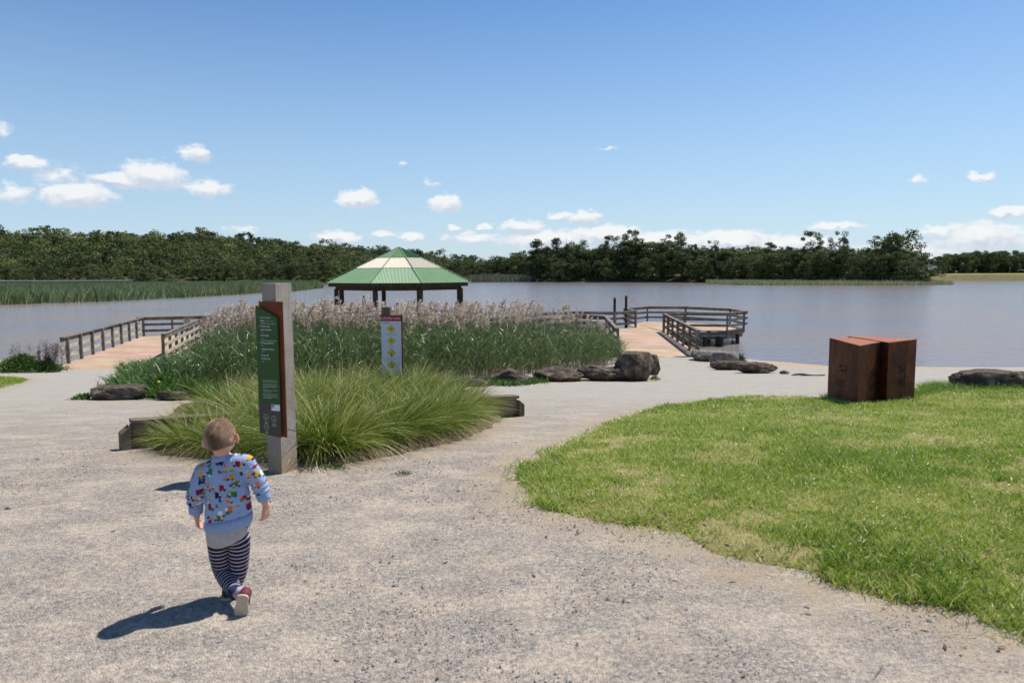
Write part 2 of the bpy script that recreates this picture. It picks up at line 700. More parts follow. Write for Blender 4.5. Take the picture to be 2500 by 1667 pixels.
mat('sleeper', [(.27, .235, .205), (.36, .32, .285), (.42, .385, .35)], rough=.9, scale=2.5, extra=sleeper_extra, spec=.2)


def deck_extra(N, L, tc, col, b):
    sep = N.new('ShaderNodeSeparateXYZ')
    L.new(tc.outputs['Object'], sep.inputs[0])
    m = N.new('ShaderNodeMath')
    m.operation = 'PINGPONG'
    L.new(sep.outputs[1], m.inputs[0])
    m.inputs[1].default_value = .07
    gap = ramp(N, L, m.outputs[0], .001, .007)
    fl = N.new('ShaderNodeMath')
    fl.operation = 'SNAP'
    L.new(sep.outputs[1], fl.inputs[0])
    fl.inputs[1].default_value = .14
    wn = N.new('ShaderNodeTexWhiteNoise')
    wn.noise_dimensions = '1D'
    L.new(fl.outputs[0], wn.inputs['W'])
    dusty = mixcol(N, L, ramp(N, L, texnoise(N, L, tc, .5, 6), .40, .62), col, (.53, .40, .29, 1))
    c = mixcol(N, L, .22, dusty, wn.outputs['Color'], 'SOFT_LIGHT')
    return mixcol(N, L, gap, (.16, .09, .055, 1), c)


mat('decking', [(.39, .26, .165), (.43, .305, .21), (.46, .35, .26)], rough=.85, scale=2.5, extra=deck_extra, spec=.2)
mat('sunlit_rail_wood', [(.30, .27, .20), (.42, .39, .30), (.52, .49, .40)], rough=.85, scale=2.5, bump=.5, bscale=25, spec=.2)  # rail wood lightened: sunlight on the left side boards put into the colour
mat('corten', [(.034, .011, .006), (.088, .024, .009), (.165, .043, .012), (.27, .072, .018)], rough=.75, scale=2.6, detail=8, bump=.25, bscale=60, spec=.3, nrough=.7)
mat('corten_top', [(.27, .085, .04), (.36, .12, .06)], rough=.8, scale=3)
mat('corten_dark', [(.012, .006, .005)], rough=.9)
mat('rust_plate', [(.12, .033, .010), (.22, .065, .02)], rough=.8, scale=9, bump=.3)
mat('sign_green', [(.022, .080, .018), (.028, .092, .022)], rough=.4, scale=2, spec=.3)
mat('sign_brown', [(.055, .046, .045)], rough=.3)
mat('sign_white', [(.62, .66, .74), (.66, .70, .78)], rough=.4, scale=2)
mat('sign_red', [(.36, .008, .016)], rough=.4)
mat('sign_dark_red', [(.12, .008, .010)], rough=.5)
mat('sign_yellow', [(.78, .56, .03)], rough=.4)
mat('ink_black', [(.012, .011, .010)], rough=.6)
mat('ink_white', [(.72, .76, .72)], rough=.6)
mat('ink_pale', [(.33, .42, .32)], rough=.6)
mat('ink_blue', [(.06, .28, .62)], rough=.5)
mat('ink_green', [(.12, .36, .08)], rough=.5)
mat('roof_green', [(.18, .325, .165), (.215, .37, .195)], rough=.42, scale=1.5, spec=.5)
mat('roof_white', [(.74, .67, .54), (.80, .74, .62)], rough=.5, scale=1.5, spec=.4)
mat('flashing', [(.21, .35, .19)], rough=.5)
mat('driftwood', [(.05, .04, .035), (.12, .10, .08)], rough=.9, scale=10)
mat('clod', [(.11, .075, .045), (.20, .14, .09)], rough=1, scale=20, bump=.8)
mat('skin', [(.62, .32, .225), (.70, .40, .30)], rough=.5, scale=14, spec=.4)
MATS['skin'].node_tree.nodes['Principled BSDF'].inputs['Subsurface Weight'].default_value = .12
MATS['skin'].node_tree.nodes['Principled BSDF'].inputs['Subsurface Scale'].default_value = .01
mat('hair_short', [(.20, .115, .065), (.38, .245, .15), (.60, .44, .30)], rough=.6, tint='tint', spec=.4)
mat('scalp', [(.17, .085, .05), (.27, .15, .095), (.50, .31, .225)], rough=.65, tint='tint')
mat('eye_white', [(.75, .73, .70)], rough=.2)
mat('lip', [(.50, .19, .16)], rough=.5)
mat('shirt_grey', [(.40, .38, .36), (.52, .50, .47)], rough=.95, scale=45, bump=.3, bscale=60)
mat('shoe_red', [(.12, .012, .028), (.17, .02, .04)], rough=.7, scale=20)
mat('shoe_dark', [(.035, .03, .035)], rough=.7)
mat('sole', [(.52, .42, .30), (.60, .50, .37)], rough=.8, scale=18)
mat('sock', [(.55, .50, .52)], rough=.95)
mat('navy_cloth', [(.012, .015, .035)], rough=.9)
mat('white_cloth', [(.62, .66, .74)], rough=.9)
mat('blue_jeans', [(.03, .06, .14)], rough=.9)
mat('dark_hair', [(.015, .012, .012)], rough=.6)
mat('steel', [(.35, .35, .36)], rough=.5, metallic=.6)
mat('tan_canvas', [(.45, .27, .12)], rough=.9)
mat('pale_path', [(.17, .17, .155)], rough=.95)
mat('bird_dark', [(.03, .035, .05)], rough=.7)
mat('bird_white', [(.8, .8, .8)], rough=.7)
mat('litter', [(.30, .17, .09), (.20, .11, .06)], rough=.9)


def water_mat():
    m = bpy.data.materials.new('water')
    m.use_nodes = True
    N, L = m.node_tree.nodes, m.node_tree.links
    b = N['Principled BSDF']
    b.inputs['Roughness'].default_value = .12
    b.inputs['IOR'].default_value = 1.48
    tc = N.new('ShaderNodeTexCoord')
    pat = texnoise(N, L, tc, .016, 6, (1, 2.6, 1))
    c = mixcol(N, L, ramp(N, L, pat, .38, .65), (.31, .235, .195, 1), (.225, .235, .275, 1))
    L.new(c, b.inputs['Base Color'])
    h = None
    prev = None
    for sc_, st, dist, strg in ((.9, (1, 2.2, 1), .09, 1.0), (3.2, (1, 1.9, 1), .042, 1.0), (11, (1, 1.5, 1), .010, 1.0)):
        n = texnoise(N, L, tc, sc_, 3, st, rough=.55)
        bp = N.new('ShaderNodeBump')
        bp.inputs['Strength'].default_value = strg
        bp.inputs['Distance'].default_value = dist
        L.new(n, bp.inputs['Height'])
        if prev is not None:
            L.new(prev, bp.inputs['Normal'])
        prev = bp.outputs[0]
    L.new(prev, b.inputs['Normal'])
    MATS['water'] = m


water_mat()

# ------------------------------------------------------------------ terrain
ZW = -2.80      # water level
ZD = -1.88      # deck level
_x = [-400, -100, -20, -13, -10, 4, 8.3, 9.5, 12, 18, 100, 400]
_y0 = [20, 25.8, 26.2, 27.5, 28.5, 30, 30.6, 29.5, 27, 25.5, 25.5, 25.5]
_y1 = [22, 27.3, 27.6, 29.5, 32, 32.5, 32.3, 32.2, 31.9, 30.9, 30.7, 30.7]


def base_h(y):
    s = 0.088
    y = np.asarray(y, dtype=float)
    a = np.clip((y-4)/3, 0, 1)
    z = -s*1.5*a*a                     # eases into the slope
    z = z - s*np.clip(y-7, 0, None)
    z = np.maximum(z, -1.88)
    return z


# far shoreline: (photo column, distance)
_sc = [-3000, -900, 0, 300, 700, 1000, 1160, 1180, 1290, 1310, 1500, 1725, 2000, 2200, 2262, 2285, 2300, 2500, 3500, 5500]
_sd = [300, 300, 290, 320, 352, 400, 455, 460, 455, 405, 385, 352, 300, 262, 262, 330, 372, 372, 372, 372]
_hc = [-3000, -800, 0, 300, 500, 700, 800, 1000, 1300, 1900, 2100, 2290, 5500]
_hh = [20, 22, 20.5, 20.5, 20.5, 15.5, 13.5, 12, 9, 7, 3, 1.2, 1.2]


def shore_d(u):
    return np.interp(1250+F*u, _sc, _sd)


def far_h(x, y):
    u = x/np.maximum(y, 1)
    c = 1250+F*u
    ds = shore_d(u)
    t = y-ds
    hh = np.interp(c, _hc, _hh)
    bank = np.clip(c-2275, 0, 25)/25
    z = ZW+np.clip(t, -30, 9)*0.33*(1-bank)+np.clip(t, -30, 11)*0.34*bank
    k = np.clip((t-12)/170, 0, 1)
    k = k*k*(3-2*k)
    return z+hh*k


def H(x, y):
    x = np.asarray(x, dtype=float)
    y = np.asarray(y, dtype=float)
    y0 = np.interp(x, _x, _y0)
    y1 = np.interp(x, _x, _y1)
    b = base_h(np.minimum(y, y1))
    t = np.clip((y-y0)/(y1-y0), 0, 1)
    gentle = t*(1-0.0)
    z = b+(ZW-b)*gentle
    z = np.where(y > y1, ZW-0.22*(y-y1), z)
    z = np.maximum(z, -4.5)
    z = np.where(y > 150, np.maximum(far_h(x, y), -4.5), z)
    return z


def Hs(x, y):
    return float(H(x, y))


def G(px, py):
    """pixel -> point on the ground near the camera"""
    d = ray(px, py)
    lo = 1.0
    while lo < 60 and CAMZ+d.z*lo/d.y > Hs(d.x*lo/d.y, lo):
        lo += .25
    lo, hi = lo-.25, lo
    for _ in range(22):
        m = (lo+hi)/2
        t = m/d.y
        if CAMZ+d.z*t > Hs(d.x*t, m):
            lo = m
        else:
            hi = m
    t = lo/d.y
    return Vector((d.x*t, lo, Hs(d.x*t, lo)))


def grid_mesh(xs, ys, zf):
    X, Y = np.meshgrid(xs, ys)
    Z = zf(X, Y)
    V = np.stack([X, Y, Z], -1).reshape(-1, 3)
    nx, ny = len(xs), len(ys)
    i = np.arange(nx-1)[None, :]+np.arange(ny-1)[:, None]*nx
    Q = np.stack([i, i+1, i+1+nx, i+nx], -1).reshape(-1, 4)
    return V, Q, X, Y


def vnoise(x, y, s, seed=0):
    """cheap smooth value noise, vectorised"""
    x = np.asarray(x)*s+seed*17.3
    y = np.asarray(y)*s+seed*9.1
    xi, yi = np.floor(x), np.floor(y)
    fx, fy = x-xi, y-yi
    fx = fx*fx*(3-2*fx)
    fy = fy*fy*(3-2*fy)

    def h(a, b):
        v = np.sin(a*127.1+b*311.7+seed*74.7)*43758.5453
        return v-np.floor(v)
    return (h(xi, yi)*(1-fx)+h(xi+1, yi)*fx)*(1-fy)+(h(xi, yi+1)*(1-fx)+h(xi+1, yi+1)*fx)*fy


# one ground sheet: path, beach, lake bed, far shore and hills
xs = np.concatenate([np.linspace(-1500, -460, 24), np.arange(-440, -60, 10), np.arange(-60, -16, 1.0), np.arange(-16, 16, .25), np.arange(16, 60, 1.0), np.arange(60, 441, 10), np.linspace(460, 1500, 24)])
ys = np.concatenate([np.linspace(-400, -20, 8), np.arange(-10, 2, .5), np.arange(2, 34, .2), np.arange(34, 60, 1), np.arange(60, 240, 15), np.arange(240, 600, 4), np.linspace(610, 1600, 16)])
V, Q, X, Y = grid_mesh(xs, ys, lambda x, y: H(x, y)+np.where(y < 30, .018*(vnoise(x, y, .7)-.5)+.01*(vnoise(x, y, 2.3, 3)-.5), 0))
cx = V[Q].mean(1)
mi = np.zeros(len(Q), int)
far = cx[:, 1] > 100
mi[far] = 1
u = cx[:, 0]/np.maximum(cx[:, 1], 1)
c = 1250+F*u
ds = shore_d(u)
mi[far & (c > 2280) & (cx[:, 1] < ds+45)] = 2
GV, GQ, GMI = V, Q, mi

w = MB()
w.add([(-1500, 18, ZW), (1500, 18, ZW), (1500, 560, ZW), (-1500, 560, ZW)], [(0, 1, 2, 3)])
tag(w.build('water', MATS['water']), kind='structure')


def inpoly(x, y, poly):
    x = np.asarray(x)
    y = np.asarray(y)
    ins = np.zeros(x.shape, bool)
    n = len(poly)
    j = n-1
    for i in range(n):
        xi, yi = poly[i][0], poly[i][1]
        xj, yj = poly[j][0], poly[j][1]
        c_ = ((yi > y) != (yj > y)) & (x < (xj-xi)*(y-yi)/((yj-yi)+1e-12)+xi)
        ins ^= c_
        j = i
    return ins


def edge_dist(x, y, poly):
    d = np.full(np.shape(x), 1e9)
    n = len(poly)
    for i in range(n):
        ax, ay = poly[i][0], poly[i][1]
        bx, by = poly[(i+1) % n][0], poly[(i+1) % n][1]
        dx, dy = bx-ax, by-ay
        t = np.clip(((x-ax)*dx+(y-ay)*dy)/(dx*dx+dy*dy+1e-12), 0, 1)
        d = np.minimum(d, np.hypot(x-ax-t*dx, y-ay-t*dy))
    return d


def smooth_poly(pts, it=2):
    for _ in range(it):
        q = []
        n = len(pts)
        for i in range(n):
            a, b = pts[i], pts[(i+1) % n]
            q.append((a[0]*.75+b[0]*.25, a[1]*.75+b[1]*.25))
            q.append((a[0]*.25+b[0]*.75, a[1]*.25+b[1]*.75))
        pts = q
    return pts


# ------------------------------------------------------------------ ribbons (blades, leaves, straws)
def ribbons(root, d0, d1, L, w, S, tint, prof=None, side=None, rng=RNG):
    """root (N,3); direction bends from d0 to d1; returns V, Q, tint"""
    N_ = len(root)
    root = np.asarray(root, float)
    d0 = d0/np.linalg.norm(d0, axis=1, keepdims=True)
    d1 = d1/np.linalg.norm(d1, axis=1, keepdims=True)
    L = np.broadcast_to(L, (N_,))
    w = np.broadcast_to(w, (N_,))
    if side is None:
        side = np.cross(d0+d1*.5, rng.normal(size=(N_, 3)))
    side = side/(np.linalg.norm(side, axis=1, keepdims=True)+1e-9)
    if prof is None:
        prof = np.linspace(1, 0.08, S+1)
    pts = [root]
    p = root.copy()
    for s in range(S):
        t = (s+.5)/S
        d = d0*(1-t)+d1*t
        d = d/(np.linalg.norm(d, axis=1, keepdims=True)+1e-9)
        p = p+d*(L/S)[:, None]
        pts.append(p)
    V = np.empty((N_, S+1, 2, 3))
    for s in range(S+1):
        h = side*(w*prof[s]/2)[:, None]
        V[:, s, 0] = pts[s]-h
        V[:, s, 1] = pts[s]+h
    V = V.reshape(-1, 3)
    b = (np.arange(N_)*(S+1)*2)[:, None]+(np.arange(S)*2)[None, :]
    Q = np.stack([b, b+1, b+3, b+2], -1).reshape(-1, 4)
    T = np.repeat(np.broadcast_to(tint, (N_,)), (S+1)*2)
    return V, Q, T


def join(parts):
    """[(V,Q,T,matindex)] -> arrays"""
    Vs, Qs, Ts, Ms = [], [], [], []
    n = 0
    for V, Q, T, m in parts:
        Vs.append(V)
        Qs.append(Q+n)
        Ts.append(T)
        Ms.append(np.full(len(Q), m))
        n += len(V)
    return np.concatenate(Vs), np.concatenate(Qs), np.concatenate(Ts), np.concatenate(Ms)


def updir(az, th):
    return np.stack([np.sin(th)*np.cos(az), np.sin(th)*np.sin(az), np.cos(th)], -1)


# ------------------------------------------------------------------ lawn
edge_px = [(2020, 973), (1807, 970), (1701, 983), (1594, 999), (1488, 1026), (1382, 1074), (1300, 1108), (1250, 1132), (1230, 1155), (1224, 1180),
           (1240, 1205), (1276, 1238), (1330, 1254), (1382, 1268), (1450, 1280), (1520, 1293), (1637, 1325), (1754, 1373), (1913, 1410), (2020, 1446),
           (2126, 1474), (2232, 1490), (2338, 1518), (2413, 1557), (2500, 1578), (2700, 1640)]
lawn_poly = [tuple(G(*p)[:2]) for p in edge_px]
lawn_poly = [(p[0]+.012*math.sin(i*2.1), p[1]) for i, p in enumerate(lawn_poly)]
lawn_poly += [(4.5, 1.2), (26, 1.2), (26, 17.5), (12, 17.2), tuple(G(2400, 953)[:2]), tuple(G(2250, 958)[:2]), tuple(G(2130, 972)[:2])]
left_px = [(-300, 925), (-80, 921), (0, 922), (48, 922), (78, 926), (60, 934), (0, 950), (-120, 985), (-300, 1010)]
left_poly = [tuple(G(*p)[:2]) for p in left_px]


def lawn_sheet(name, poly, step, label=None):
    xs_ = np.arange(min(p[0] for p in poly), max(p[0] for p in poly)+step, step)
    ys_ = np.arange(min(p[1] for p in poly), max(p[1] for p in poly)+step, step)

    def zf(x, y):
        e = edge_dist(x, y, poly)
        i = inpoly(x, y, poly)
        rag = .05+.16*vnoise(x, y, 4, 44)+.08*vnoise(x, y, 13, 45)
        return H(x, y)+np.where(i, np.clip((e-rag)*.25, -.04, .035)+.02*(vnoise(x, y, 1.4, 5)-.3)*np.minimum(1, e*2), -.05)
    V, Q, X, Y = grid_mesh(xs_, ys_, zf)
    keep = inpoly(V[:, 0], V[:, 1], poly)
    Q = Q[keep[Q].any(1)]
    used = np.unique(Q)
    rm = np.zeros(len(V), int)
    rm[used] = np.arange(len(used))
    o = link(name, raw_mesh(name, V[used], rm[Q], [MATS['lawn_soil']], smooth=True))
    tag(o, kind='structure')
    return zf


def dirt_at(x, y):
    e_ = np.minimum(edge_dist(x, y, lawn_poly), edge_dist(x, y, left_poly))
    b_ = edge_dist(x, y, BED)
    f_ = edge_dist(x, y, FRONT)
    return np.clip(np.maximum.reduce([1-e_/.42, 1-b_/.45, .8-f_/.7]), 0, 1)


BED = [tuple(G(*p)[:2]) for p in ((345, 1108), (480, 1122), (600, 1128), (760, 1135), (900, 1125), (1020, 1100), (1120, 1078), (1200, 1048), (1235, 1010), (1180, 965), (1050, 950), (800, 950), (600, 965), (440, 985), (420, 1010))]
FRONT = [tuple(G(*p)[:2]) for p in ((200, 978), (350, 980), (500, 978), (640, 975), (900, 960), (1100, 948), (1200, 940), (1350, 934), (1500, 930), (1600, 930), (1500, 915), (1200, 920), (900, 940), (400, 950))]
near = (GV[:, 1] < 30) & (np.abs(GV[:, 0]) < 22)
DIRT = np.zeros(len(GV))
DIRT[near] = dirt_at(GV[near, 0], GV[near, 1])
g = link('ground', raw_mesh('ground', GV, GQ, [MATS['gravel'], MATS['far_ground'], MATS['bank']], GMI, smooth=True, attrs={'dirt': DIRT}))
tag(g, kind='structure')
lz = lawn_sheet('lawn', lawn_poly, .08)
lz2 = lawn_sheet('lawn_patch', left_poly, .2)


def scatter(poly, n, wfun=None, rng=RNG, jitter_out=0.0):
    x0, x1 = min(p[0] for p in poly), max(p[0] for p in poly)
    y0, y1 = min(p[1] for p in poly), max(p[1] for p in poly)
    X, Y = [], []
    got = 0
    while got < n:
        x = rng.uniform(x0, x1, n*2)
        y = rng.uniform(y0, y1, n*2)
        k = inpoly(x, y, poly)
        if wfun is not None:
            k &= rng.random(len(x)) < wfun(x, y)
        X.append(x[k])
        Y.append(y[k])
        got += k.sum()
    return np.concatenate(X)[:n], np.concatenate(Y)[:n]


def lawn_blades():
    parts = []
    # density falls with distance but keeps covering
    def wf(x, y):
        vis = (np.abs(x/np.maximum(y, .5)) < .80) & (y > 2.4)
        p = np.clip(1.15-(y-3)/13, .16, 1)*np.where(vis, 1, .22)
        e = edge_dist(x, y, lawn_poly)
        p = p*np.where(e > .02+.17*vnoise(x, y, 4, 44)+.08*vnoise(x, y, 13, 45), 1, .10)
        p = p*np.clip(.2+vnoise(x, y, 7, 2)*1.3+e*2, 0, 1)*np.clip(1.25-1.1*(vnoise(x, y, 1.7, 21)*.6+vnoise(x, y, 6, 22)*.4 > .62), .3, 1)
        return p
    x, y = scatter(lawn_poly, 680000, wf)
    e = edge_dist(x, y, lawn_poly)
    z = np.maximum(lz(x, y), H(x, y)+.005)
    n = len(x)
    patch = vnoise(x, y, .8, 11)*.45+vnoise(x, y, 3.1, 12)*.35+vnoise(x, y, 9, 13)*.35
    az = RNG.uniform(0, 2*math.pi, n)
    th = RNG.uniform(.0, .85, n)
    lush = np.clip(patch-.15, 0, 1)
    lift = np.clip((y-5)/8, 0, 1)
    L = RNG.uniform(.024, .072, n)*(.5+1.25*lush)*(1+.35*(e < .2))
    wd = RNG.uniform(.0032, .0068, n)*(1+lift*1.1)
    tint = np.clip(.66-.50*lush+RNG.normal(0, .22, n)+.10*vnoise(x, y, .35, 8), 0, 1)
    dry = (vnoise(x, y, 1.7, 21)*.6+vnoise(x, y, 6, 22)*.4 > .65) & (RNG.random(n) < .6)
    tint[dry] = np.clip(tint[dry]+.32, 0, 1)
    straw = RNG.random(n) < .07
    tint[straw] = RNG.uniform(.8, 1, straw.sum())
    V, Q, T = ribbons(np.stack([x, y, z-.004], -1), updir(az, th), updir(az, th+.7), L, wd, 2, tint, prof=[1, .8, .1])
    parts.append((V, Q, T, 0))
    V, Q, T, M_ = join(parts)
    tag(link('grass', raw_mesh('grass', V, Q, [MATS['turf']], attrs={'tint': T})), 'short mown green grass covering the lawn beside the gravel path', 'grass', kind='stuff')
    x, y = scatter(left_poly, 26000, lambda x, y: np.where(x/y > -.85, 1., 0.))
    n = len(x)
    az = RNG.uniform(0, 2*math.pi, n)
    th = RNG.uniform(.1, 1.0, n)
    V, Q, T = ribbons(np.stack([x, y, lz2(x, y)-.01], -1), updir(az, th), updir(az, th+.6), RNG.uniform(.04, .09, n), .014, 2, np.clip(RNG.normal(.38, .15, n), 0, 1))
    tag(link('grass', raw_mesh('grass', V, Q, [MATS['turf']], attrs={'tint': T})), 'small patch of green grass at the left edge before the lakeside shrub', 'grass', kind='stuff')
    # long rank grass behind and beside the steel sculpture
    strip = [tuple(G(*p)[:2]) for p in ((2085, 974), (2170, 982), (2240, 976), (2330, 962), (2520, 960), (2520, 944), (2400, 941), (2250, 946), (2235, 957))]
    x, y = scatter(strip, 9000)
    n = len(x)
    az = RNG.uniform(0, 2*math.pi, n)
    th = RNG.uniform(.02, .6, n)
    V, Q, T = ribbons(np.stack([x, y, H(x, y)], -1), updir(az, th), updir(az, th+1.0), RNG.uniform(.10, .26, n)*(.7+.6*vnoise(x, y, 2, 4)), .008, 4, np.clip(RNG.normal(.22, .16, n), 0, 1))
    x, y = scatter([tuple(G(*p)[:2]) for p in ((2000, 982), (2240, 990), (2245, 978), (2005, 970))], 1500)
    n = len(x)
    az = RNG.uniform(0, 2*math.pi, n)
    th = RNG.uniform(.02, .5, n)
    V2, Q2, T2 = ribbons(np.stack([x, y, H(x, y)], -1), updir(az, th), updir(az, th+.9), RNG.uniform(.06, .2, n), .007, 4, np.clip(RNG.normal(.25, .2, n), 0, 1))
    V, Q, T, M_ = join([(V, Q, T, 0), (V2, Q2, T2, 0)])
    tag(link('long_grass', raw_mesh('long_grass', V, Q, [MATS['turf']], attrs={'tint': T})), 'uncut long grass around the foot of the rusty steel blocks', 'grass', kind='stuff')


lawn_blades()


def stones():
    """loose stones of the gravel path near the camera"""
    # octahedron-like pebble, 6 verts, 8 tris -> jittered
    n = 60000
    poly = [(-5, 2.1), (5.5, 2.1), (5.5, 5.4), (1.2, 6.5), (1.5, 13), (-8, 13), (-7, 6)]
    x, y = scatter(poly, n, lambda x, y: np.where(~inpoly(x, y, lawn_poly), np.clip(1.25-(y-2)/7, .08, 1)*(.15+.85*(vnoise(x, y*.6, 1.6, 31)*.6+vnoise(x, y, 5, 32)*.4 > .45)), 0))
    z = H(x, y)
    s = RNG.lognormal(-5.6, .45, n)*.9
    base = np.array([(1, 0, 0), (0, 1, 0), (-1, 0, 0), (0, -1, 0), (0, 0, 1), (0, 0, -1)], float)
    V = base[None]*s[:, None, None]*RNG.uniform(.6, 1.3, (n, 6, 1))*np.array([1, 1, .6])
    a = RNG.uniform(0, 6.28, n)
    ca, sa = np.cos(a)[:, None], np.sin(a)[:, None]
    V = np.stack([V[:, :, 0]*ca-V[:, :, 1]*sa, V[:, :, 0]*sa+V[:, :, 1]*ca, V[:, :, 2]], -1)
    V += RNG.normal(0, .15, V.shape)*s[:, None, None]
    V += np.stack([x, y, z+s*.12], -1)[:, None, :]
    t = np.array([(0, 1, 4), (1, 2, 4), (2, 3, 4), (3, 0, 4), (1, 0, 5), (2, 1, 5), (3, 2, 5), (0, 3, 5)])
    T = (t[None]+(np.arange(n)*6)[:, None, None]).reshape(-1, 3)
    tint = np.repeat(RNG.random(n), 6)
    mat('pebble', [(.14, .135, .14), (.33, .32, .32), (.44, .40, .36), (.56, .52, .47)], rough=.9, tint='tint', spec=.2)
    tag(link('loose_gravel', raw_mesh('loose_gravel', V.reshape(-1, 3), None, [MATS['pebble']], tris=T, attrs={'tint': tint})), 'loose grey and tan stones scattered over the path', 'gravel', kind='stuff')


stones()

# ------------------------------------------------------------------ trees


def limb_quads(p, q, r0, r1, seg=5):
    p, q = np.array(p, float), np.array(q, float)
    d = q-p
    d /= np.linalg.norm(d)+1e-9
    s = np.cross(d, [0, 0, 1.0] if abs(d[2]) < .9 else [1.0, 0, 0])
    s /= np.linalg.norm(s)
    t = np.cross(d, s)
    a = np.arange(seg)*2*math.pi/seg
    ring = np.cos(a)[:, None]*s+np.sin(a)[:, None]*t
    V = np.concatenate([p+ring*r0, q+ring*r1])
    k = np.arange(seg)
    Q = np.stack([k, (k+1) % seg, (k+1) % seg+seg, k+seg], -1)
    return V, Q


def tree_proto(seed, h, kind, leaf, nleaf):
    """kind: 'gum' open crown on pale limbs, 'bush' dense down to the ground, 'tall' narrow"""
    r = np.random.default_rng(seed)
    tp = []
    lean = r.normal(0, .05, 2)
    top = np.array([lean[0]*h, lean[1]*h, h*.8])
    fork = top*r.uniform(.35, .5)
    rad = h*.018
    tp.append((*limb_quads((0, 0, -1), fork, rad, rad*.75, 6), np.zeros(12), 0))
    tp.append((*limb_quads(fork, top, rad*.75, rad*.2, 5), np.zeros(10), 0))
    blobs = []
    nb = {'gum': 34, 'bush': 30, 'tall': 24}[kind]
    for i in range(nb):
        if kind == 'gum':
            hz = r.uniform(.34, .97)
            wr = h*.33*math.sqrt(max(.05, 1-((hz-.62)/.40)**2))
            br = h*r.uniform(.06, .11)
        elif kind == 'tall':
            hz = r.uniform(.25, 1.0)
            wr = h*.17*(1.15-hz)**.6
            br = h*r.uniform(.055, .09)
        else:
            hz = r.uniform(.05, .95)
            wr = h*.40*math.sqrt(max(.05, 1-((hz-.38)/.62)**2))
            br = h*r.uniform(.09, .15)
        a = r.uniform(0, 6.283)
        k = r.uniform(.35, 1)**.6
        c = np.array([lean[0]*h*hz+wr*k*math.cos(a), lean[1]*h*hz+wr*k*math.sin(a), h*hz-br*.4])
        blobs.append((c, br))
        if i % 2 == 0 and kind != 'bush':
            st = fork*(.7+.6*r.random()) if hz < .7 else fork+(top-fork)*r.uniform(.1, .6)
            tp.append((*limb_quads(st, c, rad*.35, rad*.10, 4), np.zeros(8), 0))
    per = nleaf//nb
    C = np.concatenate([np.repeat(b[0][None], per, 0) for b in blobs])
    BR = np.repeat([b[1] for b in blobs], per)
    n = len(C)
    d = r.normal(size=(n, 3))
    d /= np.linalg.norm(d, axis=1, keepdims=True)
    rr = BR*r.uniform(.55, 1.05, n)
    pos = C+d*rr[:, None]*np.array([1.15, 1.15, .72])
    keep = pos[:, 2] > .1
    pos, d, C = pos[keep], d[keep], C[keep]
    n = len(pos)
    nrm = d+r.normal(0, .45, (n, 3))
    nrm /= np.linalg.norm(nrm, axis=1, keepdims=True)
    s = np.cross(nrm, r.normal(size=(n, 3)))
    s /= np.linalg.norm(s, axis=1, keepdims=True)
    t = np.cross(nrm, s)
    sz = leaf*r.uniform(.6, 1.3, n)
    a, b = s*sz[:, None]*.5, t*sz[:, None]*.36
    V = np.stack([pos-a-b*.4, pos+b*-1, pos+a+b*.3, pos+b], 1).reshape(-1, 3)
    Q = np.arange(n*4).reshape(-1, 4)
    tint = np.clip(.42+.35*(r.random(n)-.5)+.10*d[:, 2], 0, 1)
    trunk = join(tp)
    return trunk, (V, Q, np.repeat(tint, 4))


PROTO = []
for i in range(4):
    PROTO.append(('gum', 20, *tree_proto(100+i, 20, 'gum', .62, 3600)))
for i in range(5):
    PROTO.append(('bush', 12, *tree_proto(200+i, 12, 'bush', .50, 3400)))
for i in range(3):
    PROTO.append(('tall', 17, *tree_proto(300+i, 17, 'tall', .55, 2400)))
TREE = []
for k, (kind, h, tr, cr) in enumerate(PROTO):
    nm = {'gum': 'gum_tree', 'bush': 'shore_tree', 'tall': 'tall_tree'}[kind]
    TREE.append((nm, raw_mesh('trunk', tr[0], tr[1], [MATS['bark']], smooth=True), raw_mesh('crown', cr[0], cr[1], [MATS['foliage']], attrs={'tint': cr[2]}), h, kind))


def plant_tree(k, x, y, h, label, group, name=None, sx=1.0):
    nm, tm, cmsh, h0, kind = TREE[k]
    e = empty(name or nm, (x, y, Hs(x, y)-.1), RNG.uniform(0, 6.28))
    s = h/h0
    e.scale = (s*sx, s*sx, s)
    link('trunk', tm, e)
    link('crown', cmsh, e)
    tag(e, label, 'tree', group)
    return e


def at_col(col, dist):
    u = (col-1250)/F
    return u*dist, dist


KIND_WORD = {'gum': 'open-crowned gum tree', 'bush': 'dense dark shore tree', 'tall': 'narrow upright tree'}
gums, bushes, talls = [0, 1, 2, 3], [4, 5, 6, 7, 8], [9, 10, 11]
placed = []


def top_y_to_h(col, dist, ytop):
    x, y = at_col(col, dist)
    p = PD(col, ytop, dist)
    return p.z-Hs(x, y)


